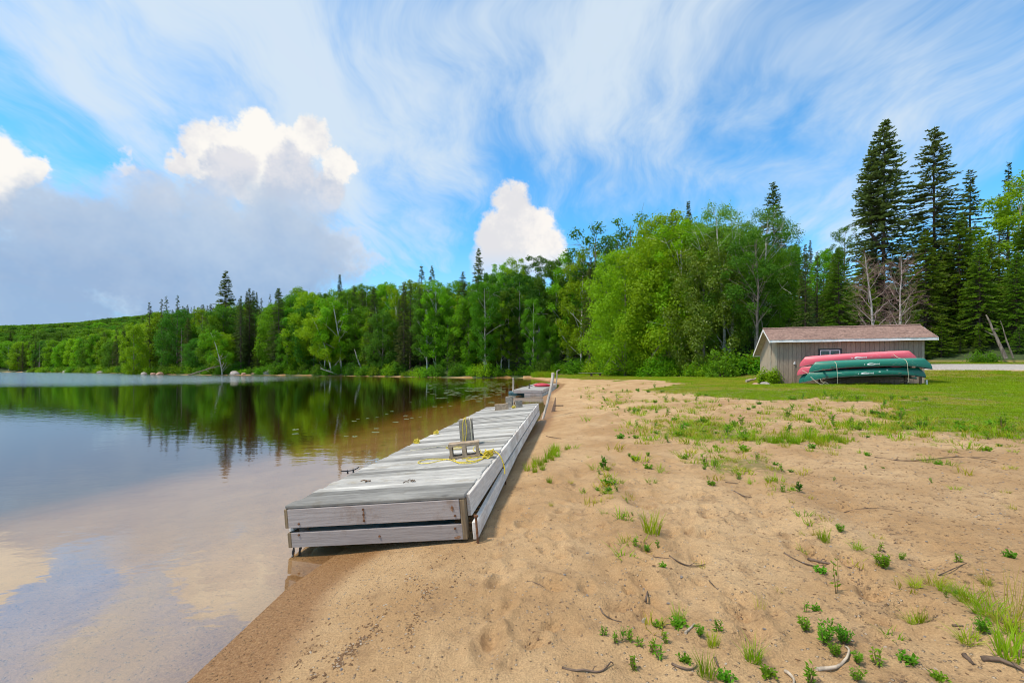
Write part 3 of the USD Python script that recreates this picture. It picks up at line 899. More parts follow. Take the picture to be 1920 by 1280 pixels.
rope('yellow_rope', 'yellow rope lying in long flat loops before the hollow concrete block', [dk(u, v) for u, v in ((905, 856), (897, 862), (880, 865), (862, 866), (846, 862), (824, 860), (800, 861), (785, 865), (787, 868), (808, 867), (830, 862), (845, 860), (858, 867), (880, 868), (898, 863), (905, 855), (893, 857), (876, 860), (884, 864), (900, 860))], n=150)
rope('yellow_rope', 'yellow rope winding round the right end of the hollow block', [dk(u, v, z) for u, v, z in ((912, 856, .02), (903, 850, .01), (900, 843, .012), (895, 838, .05), (888, 839, .06), (889, 845, .03), (902, 848, .012), (893, 853, .012), (880, 857, .01), (866, 860, .01))], n=70)
rope('yellow_rope', 'flat yellow coil seen through the left core of the hollow block', [dk(u, v) for u, v in ((838, 840), (846, 836), (860, 835), (870, 836), (866, 840), (850, 841), (840, 839.5), (852, 837.5), (868, 838), (874, 839))], n=60)
top = np.array(b2) + [0, 0, 0.395]
rope('yellow_rope', 'doubled yellow rope hanging down the face of the upright block', [top + np.array(q) for q in ((-0.045, -0.125, -0.37), (-0.03, -0.118, -0.2), (-0.012, -0.112, -0.03), (0.0, -0.09, 0.010), (0.01, 0.0, 0.012), (0.016, -0.09, 0.012), (0.024, -0.112, -0.03), (0.022, -0.118, -0.2), (-0.015, -0.125, -0.36))], n=60)
rope('yellow_rope', 'thin pale rope over the right edge of the upright block', [top + np.array(q) for q in ((0.01, 0.02, 0.008), (0.07, -0.03, 0.012), (0.085, -0.09, 0.008), (0.098, -0.13, -0.04), (0.10, -0.135, -0.2), (0.11, -0.10, -0.385), (0.17, 0.05, -0.386), (0.30, 0.10, -0.386), (0.42, 0.04, -0.386))], 0.0045, 'pale_rope', n=50)
rope('yellow_rope', 'slack tan line stretched across the deck left of the blocks', [dk(u, v) for u, v in ((846, 840), (830, 836), (805, 839), (788, 842), (770, 843))], 0.005, 'pale_rope', n=40)


def rope_knot(u, v, label, s=1.0, seed=0, tail=None):
    rng = np.random.default_rng(seed)
    c = np.array(dk(u, v, 0.0))
    pts = []
    for k in range(26):
        a = k * 2.3
        pts.append(c + np.array([math.cos(a) * rng.uniform(0.03, 0.085), math.sin(a) * rng.uniform(0.02, 0.07), rng.uniform(0.008, 0.105) * (1.0 if k % 2 else 0.5)]) * s)
    if tail is not None:
        pts += [c + np.array(q) for q in tail]
    rope('rope_bundle', label, pts, 0.0065 * s, n=170)


rope_knot(917, 858, 'big yellow rope knot at the beach edge of the deck with its end hanging down', 1.05, 4, [(0.12, -0.02, 0.05), (0.165, -0.05, -0.02), (0.19, -0.07, -0.12), (0.19, -0.09, -0.19)])
rope_knot(781, 831, 'loose yellow rope knot on the water edge of the deck, left of the blocks', 0.75, 5)
rope_knot(818, 814, 'smaller pale yellow knot farther along the water edge of the deck', 0.7, 6)
rope_knot(963, 765, 'yellow rope tangle between the blocks at the far end of the deck', 0.8, 7)
paper = on_deck(929, 766.5)
t = framed('white_scrap', 'flat white scrap on the deck beside the brown block', 'scrap', frame_matrix(to_world(DOCK, [paper])[0], DX, DY))
obj('sheet', board((-0.13, -0.06, 0.001), (0.10, 0.06, 0.006), 0.002), M['trim'], t)


# the second dock, farther along the beach
F2L, F2R = at(963, 728.0, 0.36), at(1016, 730.5, 0.37)
_u = at(1042, 718.5, 0.37) - F2R
DOCK2 = frame_matrix(F2R, np.array([_u[1], -_u[0], 0.0]), _u)
W2 = 1.75
L2 = float(np.linalg.norm(at(1042, 718.5, 0.37) - F2R))


def far_dock():
    rng = np.random.default_rng(8)
    m = DOCK2.copy()
    m[:3, 3] = F2R - m[:3, 0] * W2
    t = framed('wooden_dock', 'farther grey plank dock lying half afloat beyond the long one', 'dock', m)
    dock_planks(t, W2, L2, M['deck'], rng, 0.17)
    obj('end_board', board((0.0, -0.036, -0.22), (W2, 0.0, -0.038)), M['fascia'], t)
    obj('end_board', board((W2 * 0.38, -0.10, -0.37), (W2 + 0.02, -0.05, -0.24)), M['fascia'], t)
    n = 3
    for k in range(n):
        a, b = L2 * k / n, L2 * (k + 1) / n
        obj('side_board', board((W2 + 0.004, a + 0.01, -0.21), (W2 + 0.045, b - 0.01, -0.01)), M['side'], t)
        obj('side_board', board((W2 + 0.004, a + 0.01, -0.38), (W2 + 0.045, b - 0.01, -0.235)), M['side'], t)
        obj('side_board', board((-0.045, a + 0.01, -0.22), (-0.004, b - 0.01, -0.04)), M['side'], t)
    for y in (1.0, L2 * 0.5, L2 - 1.0):
        c = trimesh.creation.capsule(W2 - 0.5, 0.16, count=[10, 10])
        c.apply_transform(trimesh.transformations.rotation_matrix(np.pi / 2, [0, 1, 0]))
        c.apply_translation([0.25, y, -0.28])
        obj('float_drum', vf(c), M['float'], t, smooth=40)
    q = trimesh.creation.icosphere(2, 1.0)
    v, f = vf(q)
    v = v * [0.62, 0.55, 0.16] * (1 + 0.25 * (meshkit.fbm(v * 1.7, 3, 2) - 0.5)[:, None])
    p = to_world(m, [[W2 * 0.72, L2 * 0.40, 0.10]])[0]
    r = thing('life_jacket', 'rumpled red vinyl float lying on the farther dock', 'float', tuple(p))
    obj('body', (v, f), M['red_float'], r, smooth=True)
    obj('strap', tube(smooth_path([(-0.7, -0.1, -0.06), (-1.2, -0.4, -0.07), (-1.7, -0.5, -0.08)], 12), 0.02, 4), M['iron'], r)
    p = to_world(m, [[W2 * 0.42, L2 * 0.14, 0.0]])[0]
    r = thing('deck_peg', 'short dark peg standing on the farther dock', 'peg', tuple(p))
    obj('shaft', tube([(0, 0, -0.02), (0, 0, 0.33)], [0.035, 0.03], 6), M['iron'], r)
    obj('foot', board((-0.07, -0.07, 0.0), (0.07, 0.07, 0.03)), M['iron'], r)


far_dock()


def slim_post(name, u0, v0, u1, v1, y0, y1, r0, r1, label, cat, mat='pole', base=None):
    a, b = at_depth(u0, v0, y0), at_depth(u1, v1, y1)
    t = thing(name, label, cat, tuple(a))
    d = b - a
    mid = d * 0.5 + np.array([0.02, 0, 0.0]) * np.linalg.norm(d)
    obj('shaft', tube(smooth_path([-d * 0.12, (0, 0, 0), mid * 0.98, d], 12), np.linspace(r0, r1, 12), 7), M[mat], t, smooth=50)
    return t, d


t, d = slim_post('mooring_pole', 1015, 797, 1037, 700, 14.9, 15.6, 0.036, 0.055, 'long pale peeled pole leaning up from the beach beyond the dock end', 'pole')
obj('knot', tube([d * 0.985, d * 1.01], [0.060, 0.052], 7), M['pale_stick'], t)
t, d = slim_post('dock_post', 962, 731, 962, 708, 28.6, 28.6, 0.055, 0.05, 'slim grey post in the water at the corner of the farther dock', 'post')
obj('cap', tube([d * 0.99, d * 1.03], [0.065, 0.03], 7), M['pale_stick'], t)
t, d = slim_post('dock_post', 1043, 722, 1044, 695, 38.5, 38.5, 0.06, 0.045, 'bent grey post at the shore end of the farther dock', 'post')
obj('bent_tip', tube(smooth_path([d * 0.97, d * 1.02 + [0.1, 0, 0], d * 1.02 + [0.28, 0, 0.05]], 8), np.linspace(0.045, 0.02, 8), 6), M['pole'], t)


def broken_stake():
    x, y, z = on_ground(1037, 772)
    t = thing('broken_board', 'pointed broken board stuck upright in the sand beyond the long dock', 'board', (x, y, z - 0.04))
    s = Polygon([(-0.10, 0), (0.10, 0), (0.085, 0.25), (0.04, 0.58), (0.015, 0.56), (-0.03, 0.33)])
    v, f = vf(trimesh.creation.extrude_polygon(s, 0.04, engine='earcut'))
    v = np.stack([v[:, 0] * 0.8 + v[:, 1] * 0.12, v[:, 2] - 0.02, v[:, 1]], 1)
    obj('upright', (v, f[:, ::-1]), M['rack'], t)
    for zz, l in ((0.27, 0.34), (0.05, 0.42)):  # two short dark bars reaching right from the upright
        obj('crosspiece', board((0.05, -0.03, zz - 0.02), (0.05 + l, 0.02, zz + 0.02)), M['stick'], t)


broken_stake()


# ------------------------------------------------------------------ boat shed
SC = np.array([14.3, 24.7])
E1, E2 = np.array([0.9466, -0.322]), np.array([0.322, 0.9466])
SZ = ground_at(15.5, 23.8) - 0.02
SHED = np.eye(4)
SHED[:2, 0], SHED[:2, 1], SHED[:3, 3] = E1, E2, (SC[0], SC[1], SZ)
SL, SD, SH = 6.52, 4.30, 2.35
RY, RZ, SLOPE = 1.43, 3.13, 0.435
RISE = math.hypot(1, SLOPE)


def roof_z(y):
    return RZ - abs(y - RY) * SLOPE


def shed():
    rng = np.random.default_rng(12)
    t = framed('boat_shed', 'low brown boarded shed with a reddish shingle roof behind the stacked canoes', 'shed', SHED)
    # a dark core that shows as the grooves between the boards
    prof = Polygon([(0.03, 0.0), (SD - 0.03, 0.0), (SD - 0.03, roof_z(SD) - 0.12), (RY, RZ - 0.12), (0.03, roof_z(0) - 0.12)])
    v, f = vf(trimesh.creation.extrude_polygon(prof, SL - 0.06, engine='earcut'))
    core = obj('wall_core', (np.stack([v[:, 2] + 0.03, v[:, 0], v[:, 1] + 0.02], 1), f), M['dark_gap'], t)
    wall = UsdGeom.Xform.Define(stage, str(t.GetPath()) + '/front_wall').GetPrim()
    n = 32
    w = SL / n
    for k in range(n):
        obj('siding_board', board((k * w + 0.006, 0.004 + rng.uniform(0, 0.004), 0.03 + rng.uniform(0, 0.012)), ((k + 1) * w - 0.006, 0.028, SH - 0.07), 0.003), M['siding'], wall)
    end = UsdGeom.Xform.Define(stage, str(t.GetPath()) + '/gable_wall').GetPrim()
    far_end = UsdGeom.Xform.Define(stage, str(t.GetPath()) + '/far_gable_wall').GetPrim()
    n = 21
    w = SD / n
    for par, x0, x1 in ((end, 0.0, 0.028), (far_end, SL - 0.028, SL)):
        for k in range(n):
            a, b = k * w + 0.004, (k + 1) * w - 0.004
            s = [(a, 0.03), (b, 0.03), (b, roof_z(b) - 0.09)] + ([(RY, RZ - 0.09)] if a < RY < b else []) + [(a, roof_z(a) - 0.09)]
            v, f = vf(trimesh.creation.extrude_polygon(Polygon(s), x1 - x0, engine='earcut'))
            obj('siding_board', (np.stack([v[:, 2] + x0, v[:, 0], v[:, 1]], 1), f), M['siding_end'], par)
    obj('rear_wall', box((0.03, SD - 0.028, 0.03), (SL - 0.03, SD, roof_z(SD) - 0.09)), M['siding'], t)
    obj('corner_board', board((-0.012, -0.012, 0.02), (0.085, 0.003, SH - 0.07)), M['siding_end'], t)
    obj('corner_board', board((-0.014, -0.010, 0.02), (-0.002, 0.085, SH - 0.07)), M['siding_end'], t)
    obj('corner_board', board((SL - 0.085, -0.012, 0.02), (SL + 0.012, 0.003, SH - 0.07)), M['siding_end'], t)
    # the sliding door's edge on the gable wall
    door = obj('gable_door', board((-0.045, 1.05, 0.06), (-0.016, 1.17, 2.45)), M['soffit'], t)
    obj('door_track', board((-0.06, 0.72, 2.33), (-0.018, 0.98, 2.47)), M['soffit'], t)
    obj('door_gap', box((-0.006, 0.97, 1.6), (-0.001, 1.05, 2.36)), M['dark_gap'], t)
    # light fitting on the front wall
    lamp = obj('wall_socket', board((0.86, -0.055, 1.05), (0.94, 0.002, 1.15), 0.012), M['trim'], t)
    obj('conduit', tube([(0.90, -0.018, 0.05), (0.90, -0.018, 1.05)], 0.011, 6), M['siding'], t, smooth=50)
    obj('socket_lid', board((0.875, -0.075, 1.13), (0.925, -0.05, 1.20), 0.008), M['trim'], t)
    # window behind the canoes
    win = obj('window', cat_mesh([board((2.0, -0.035, 1.15), (2.07, -0.002, 1.88)), board((2.98, -0.035, 1.15), (3.05, -0.002, 1.88)), board((2.07, -0.035, 1.81), (2.98, -0.002, 1.88)), board((2.07, -0.035, 1.15), (2.98, -0.002, 1.22))]), M['gunwale'], t)
    obj('sash', cat_mesh([board((2.075, -0.030, 1.225), (2.115, -0.004, 1.805)), board((2.935, -0.030, 1.225), (2.975, -0.004, 1.805)), board((2.115, -0.030, 1.77), (2.935, -0.004, 1.805)), board((2.115, -0.030, 1.225), (2.935, -0.004, 1.262)), board((2.505, -0.030, 1.262), (2.545, -0.004, 1.77))]), M['trim'], win)
    for a, b in ((2.116, 2.504), (2.546, 2.934)):
        obj('pane', box((a, -0.014, 1.263), (b, -0.010, 1.769)), M['pane'], win)
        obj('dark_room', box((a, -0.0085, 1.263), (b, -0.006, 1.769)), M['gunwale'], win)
    # roof
    roof = obj('roof', cat_mesh([slab(-0.30, RY, -0.32, SL + 0.42), slab(RY, SD + 0.32, -0.32, SL + 0.42)]), M['soffit'], t)
    fa, fb = roof_z(-0.30), roof_z(SD + 0.32)
    obj('front_fascia', board((-0.32, -0.325, fa - 0.15), (SL + 0.42, -0.302, fa + 0.002)), M['trim'], roof)
    obj('rear_fascia', board((-0.32, SD + 0.322, fb - 0.15), (SL + 0.42, SD + 0.345, fb + 0.002)), M['trim'], roof)
    for x in (-0.345, SL + 0.422):
        for a, b in ((-0.325, RY), (RY, SD + 0.345)):
            za, zb = roof_z(a), roof_z(b)
            v = np.array([(x, a, za - 0.15), (x + 0.023, a, za - 0.15), (x + 0.023, b, zb - 0.15), (x, b, zb - 0.15), (x, a, za + 0.004), (x + 0.023, a, za + 0.004), (x + 0.023, b, zb + 0.004), (x, b, zb + 0.004)])
            obj('rake_board', (v, BOXF), M['trim'], roof)
    # shingles in overlapping courses, the front slope tab by tab
    mats = [M['shingle'], M['shingle'], M['shingle_b'], M['shingle_c']]
    run = (RY + 0.34)
    rows = 13
    for k in range(rows):
        y0 = -0.345 + run * k / rows
        y1 = min(y0 + run / rows * 1.25, RY + 0.02)
        x = -0.36 - rng.uniform(0, 0.3)
        while x < SL + 0.44:
            x2 = x + rng.choice([0.31, 0.34, 0.37])
            a, b = max(x, -0.36), min(x2, SL + 0.44)
            if b - a > 0.05:
                obj('shingle', shingle(a + 0.004, b - 0.004, y0 + rng.uniform(-0.006, 0.006), y1), mats[rng.integers(4)], roof)
            x = x2
    parts = []
    for k in range(24):
        y1 = RY + (SD + 0.36 - RY) * (k + 1) / 24
        y0 = y1 - (SD + 0.36 - RY) / 24 * 1.25
        parts.append(shingle(-0.36, SL + 0.44, y1, max(y0, RY)))
    tag(obj('rear_shingles', cat_mesh(parts), M['shingle'], roof), kind='stuff')
    zr = RZ + 0.028
    v = np.array([(-0.365, RY - 0.15, zr - 0.052), (SL + 0.445, RY - 0.15, zr - 0.052), (SL + 0.445, RY, zr + 0.012), (-0.365, RY, zr + 0.012), (-0.365, RY + 0.15, zr - 0.052), (SL + 0.445, RY + 0.15, zr - 0.052)])
    obj('ridge_cap', (v, np.array([[0, 1, 2], [0, 2, 3], [3, 2, 5], [3, 5, 4]])), M['shingle_b'], roof)
    return t


def slab(y0, y1, x0, x1, th=0.07):
    z0, z1 = roof_z(y0), roof_z(y1)
    return np.array([(x0, y0, z0 - th), (x1, y0, z0 - th), (x1, y1, z1 - th), (x0, y1, z1 - th), (x0, y0, z0), (x1, y0, z0), (x1, y1, z1), (x0, y1, z1)]), BOXF


def shingle(x0, x1, ylow, yhigh):
    zl, zh = roof_z(ylow) + 0.012, roof_z(yhigh) + 0.006
    a = [(x0, ylow, zl - 0.009), (x1, ylow, zl - 0.009), (x1, yhigh, zh - 0.003), (x0, yhigh, zh - 0.003), (x0, ylow, zl + 0.003), (x1, ylow, zl + 0.003), (x1, yhigh, zh), (x0, yhigh, zh)]
    f = BOXF if yhigh > ylow else BOXF[:, ::-1]
    return np.array(a), f


g = Graph()
fr = g.n('fresnel', IOR=1.5) + '.fac'
M['pane'] = g.build('window_pane', g.n('mix_closure', fac=fr, closure1=g.n('transparent_bsdf', color=(0.9, 0.92, 0.92)) + '.BSDF', closure2=g.n('glossy_bsdf', roughness=0.02) + '.BSDF') + '.closure')
shed()


# ------------------------------------------------------------------ canoes on their rack
CL, CB = 5.0, 0.43


def hull_point(s, t):
    """Upside down: s runs along the hull from -1 to 1, t round it from one gunwale (0) over the keel (0.5) to the other (1). Keel at z = 0 amidships."""
    s, t = np.broadcast_arrays(np.asarray(s, float), np.asarray(t, float))
    a = np.abs(s)
    beam = CB * np.clip(1 - a ** 2.4, 0, 1) ** 0.80 + 0.012
    sheer = 0.36 + 0.21 * a ** 3.2
    keel = 0.02 * a ** 2 + 0.05 * a ** 6
    ph = t * np.pi
    cx, sx = np.cos(ph), np.sin(ph)
    n = 2.6 - 1.2 * a ** 2
    q = (np.abs(cx) ** n + np.abs(sx) ** n) ** (-1 / n)
    y = beam * np.sign(cx) * np.abs(cx) * q
    up = np.abs(sx) * q
    y = np.where(up < 0.35, y * (1 - 0.07 * (1 - up / 0.35)), y)
    z = -sheer + (sheer - keel) * up
    x = s * CL / 2 - np.sign(s) * 0.24 * up ** 2.2 * a ** 9
    z = z - 0.10 * up ** 3 * np.clip((a - 0.93) / 0.07, 0, 1) ** 2
    return np.stack([x, y, z], -1)


def make_canoe(kind, hull_mat, inside_wood, scuffs=()):
    s = np.sin(np.linspace(-np.pi / 2, np.pi / 2, 53))
    t = np.linspace(0, 1, 25)
    ss, tt = np.meshgrid(s, t, indexing='ij')
    outer = hull_point(ss, tt)
    inner = outer * [0.993, 0.965, 1] - [0, 0, 0.012]
    inner[:, [0, -1], 2] = outer[:, [0, -1], 2]
    a, b = ss.shape
    i, j = np.meshgrid(np.arange(a - 1), np.arange(b - 1), indexing='ij')
    q = np.stack([i * b + j, (i + 1) * b + j, (i + 1) * b + j + 1, i * b + j + 1], -1).reshape(-1, 4)
    f = np.vstack([q[:, [0, 1, 2]], q[:, [0, 2, 3]]])
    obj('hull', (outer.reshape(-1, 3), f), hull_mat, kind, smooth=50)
    obj('hull_inside', (inner.reshape(-1, 3), f[:, ::-1]), M['hull_inside'], kind, smooth=50)
    for e in (0.0, 1.0):
        p = hull_point(np.linspace(-0.995, 0.995, 41), np.full(41, e))
        p[:, 1] += 0.006 * np.sign(0.5 - e)
        obj('gunwale', tube(p, 0.016, 5), M['gunwale'], kind, smooth=60)
    for sv in (-0.60, 0.52):
        p0, p1 = hull_point(sv, 0.06), hull_point(sv, 0.94)
        obj('seat', board((p0[0] - 0.13, p1[1], p0[2] - 0.01), (p0[0] + 0.13, p0[1], p0[2] + 0.015)), M['rack'], kind)
    for sv in (-0.22, 0.10):
        p0, p1 = hull_point(sv, 0.0), hull_point(sv, 1.0)
        obj('thwart', tube([p1, (p0 + p1) / 2 + [0, 0, 0.012], p0], 0.018, 5), M['rack'], kind)
    # the maker's mark on the flank: a dot, a hull-shaped ring and a short word too small to read
    tc = 0.90

    def on_flank(x, h):
        p = hull_point(x / (CL / 2), tc - h)
        n = np.cross(hull_point(x / (CL / 2) + 0.01, tc - h) - p, hull_point(x / (CL / 2), tc - h + 0.005) - p)
        n /= np.linalg.norm(n)
        return p + (n if n[1] < 0 else -n) * 0.004

    def patch(poly):
        m = trimesh.creation.triangulate_polygon(poly, engine='earcut')
        return np.array([on_flank(x, h * 0.80) for x, h in m[0]]), np.asarray(m[1])
    ell = shapely.affinity.scale(shapely.Point(0, 0).buffer(1, 12), 0.155, 0.055)
    ring = ell.difference(shapely.affinity.translate(shapely.affinity.scale(shapely.Point(0, 0).buffer(1, 12), 0.105, 0.028), 0.03, 0.0))
    obj('emblem_ring', patch(shapely.affinity.translate(ring, -0.05, 0)), M['white_print'], kind)
    obj('emblem_dot', patch(shapely.affinity.translate(shapely.Point(0, 0).buffer(0.022, 4), -0.30, 0)), M['white_print'], kind)
    for k, hgt in enumerate((0.040, 0.030, 0.030, 0.034, 0.030, 0.050)):
        x = 0.105 + k * 0.036
        obj('letter_stroke', patch(shapely.union_all([Polygon([(x, -hgt), (x + 0.011, -hgt), (x + 0.023, hgt), (x + 0.012, hgt)]), Polygon([(x + 0.012, -0.008), (x + 0.030, -0.004), (x + 0.030, 0.008), (x + 0.012, 0.006)])])), M['white_print'], kind)
    for x, h, rx, rh in scuffs:
        a = np.linspace(0, 2 * np.pi, 12)[:-1]
        q = np.random.default_rng(int(abs(x) * 100)).uniform(0.6, 1.2, 11)
        obj('scuff', patch(Polygon(np.stack([x + np.cos(a) * rx * q, h + np.sin(a) * rh * q], 1))), M['scuff'], kind)
    return kind


RED, GREEN, WORN = kind_of('red_canoe'), kind_of('green_canoe'), kind_of('worn_canoe')
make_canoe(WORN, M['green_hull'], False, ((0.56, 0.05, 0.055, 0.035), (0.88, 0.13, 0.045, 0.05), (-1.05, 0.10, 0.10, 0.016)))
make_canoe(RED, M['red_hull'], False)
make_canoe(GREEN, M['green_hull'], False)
ROTS = math.atan2(E1[1], E1[0])


def shed_point(x, y, z=0.0):
    p = SC + E1 * x + E2 * y
    return np.array([p[0], p[1], SZ + z])


CANOES = []
for kind, name, label, x, y, keel, tilt in (
        (RED, 'red_canoe', 'faded red canoe, upside down, topmost of the stack at the shed', 3.45, -0.62, 2.47, 0.060),
        (RED, 'red_canoe', 'lower red canoe, only its left end showing under the topmost one', 3.33, -0.66, 2.05, 0.066),
        (GREEN, 'green_canoe', 'green canoe mostly hidden behind the lowest one, its left tip showing', 3.42, -0.66, 1.62, 0.05),
        (GREEN, 'green_canoe', 'upper green canoe in front, upside down below the red ones', 3.70, -1.42, 2.14, 0.035),
        (WORN, 'green_canoe', 'lowest green canoe in front, with pale scuffed patches, near the grass', 3.45, -1.42, 1.70, 0.055)):
    c = copy_of(kind, name, label, 'canoe', shed_point(x, y, keel - SZ), ROTS, group='canoes stacked on the rack', ry=-tilt)
    CANOES.append((x, y, keel, tilt))


def rack():
    t = framed('canoe_rack', 'brown timber rack carrying the canoes in front of the shed', 'rack', SHED)
    for x in (1.75, 5.35):
        obj('post', board((x - 0.045, -1.09, -0.3), (x + 0.045, -1.0, 1.12)), M['rack'], t)
        for z in (0.42 + (x - 1.75) * 0.035, 0.86 + (x - 1.75) * 0.035):
            obj('arm', board((x - 0.04, -1.86, z - 0.12), (x + 0.04, -0.20, z - 0.05)), M['rack'], t)
        s = 1 if x < 3 else -1
        v, f = tube([(x + s * 0.05, -1.45, 0.30), (x + s * 0.62, -1.25, 0.02)], 0.03, 4)
        obj('brace', (v, f), M['rack'], t)
        v, f = tube([(x + s * 1.25, -1.35, 0.36), (x + s * 0.55, -1.20, 0.10)], 0.025, 4)
        obj('brace', (v, f), M['rack'], t)
    obj('post', board((5.92, -1.02, -0.3), (6.0, -0.94, 0.86)), M['rack'], t)
    obj('rail', board((1.72, -0.93, 0.30), (5.4, -0.86, 0.38)), M['rack'], t)
    obj('foot', board((6.02, -1.36, -0.2), (6.07, -1.30, 0.30)), M['trim'], t)


rack()


def strap(label, pts):
    rope('strap', label, [shed_point(*p) for p in pts], 0.009, 'pale_rope', False, 40)


strap('pale rope hanging straight down over both green canoes, left of their emblems', [(2.25, -1.10, 1.22), (2.25, -1.50, 1.20), (2.27, -1.83, 1.02), (2.28, -1.88, 0.75), (2.30, -1.89, 0.40), (2.31, -1.86, 0.10)])
strap('pale rope over the right ends of the red and green canoes', [(4.85, -0.40, 1.66), (4.90, -0.75, 1.64), (4.95, -1.02, 1.45), (5.00, -1.30, 1.34), (5.08, -1.78, 1.18), (5.10, -1.86, 0.85), (5.12, -1.86, 0.45), (5.12, -1.84, 0.18)])
strap('pale cord from the red canoe end down to the lowest hull', [(1.00, -1.02, 0.75), (1.15, -1.25, 0.62), (1.30, -1.62, 0.35), (1.55, -1.80, 0.10), (1.9, -1.9, 0.02)])
strap('loose pale cord knotted under the lowest canoe', [(1.62, -1.78, 0.32), (1.75, -1.80, 0.12), (1.95, -1.84, 0.02), (1.85, -1.84, 0.14), (1.7, -1.82, 0.05)])



# ------------------------------------------------------------------ trees
def leaf_quads(c, n, size, rng, aspect=0.62, fold=0.0):
    """Diamond leaves with centres c, normals n and lengths size: (vertices, faces)."""
    k = len(c)
    n = n / np.maximum(np.linalg.norm(n, axis=1, keepdims=True), 1e-9)
    a = np.cross(n, rng.normal(size=(k, 3)))
    a /= np.maximum(np.linalg.norm(a, axis=1, keepdims=True), 1e-9)
    b = np.cross(n, a)
    s = np.broadcast_to(np.asarray(size, float), (k,))[:, None]
    w = s * aspect
    v = np.stack([c - a * s * 0.5, c + b * w * 0.5 + a * s * 0.05, c + a * s * 0.5, c - b * w * 0.5 + a * s * 0.05], 1).reshape(-1, 3)
    i = np.arange(k)[:, None] * 4
    return v, np.vstack([i + [0, 1, 2], i + [0, 2, 3]])


def streak_quads(p, d, length, width, rng):
    """Narrow diamonds from points p along directions d, turned at random about their length."""
    k = len(p)
    d = d / np.maximum(np.linalg.norm(d, axis=1, keepdims=True), 1e-9)
    side = np.cross(d, rng.normal(size=(k, 3)))
    side /= np.maximum(np.linalg.norm(side, axis=1, keepdims=True), 1e-9)
    L = np.broadcast_to(np.asarray(length, float), (k,))[:, None]
    W = np.broadcast_to(np.asarray(width, float), (k,))[:, None]
    m = p + d * L * 0.45
    v = np.stack([p, m + side * W * 0.5, p + d * L, m - side * W * 0.5], 1).reshape(-1, 3)
    i = np.arange(k)[:, None] * 4
    return v, np.vstack([i + [0, 1, 2], i + [0, 2, 3]])


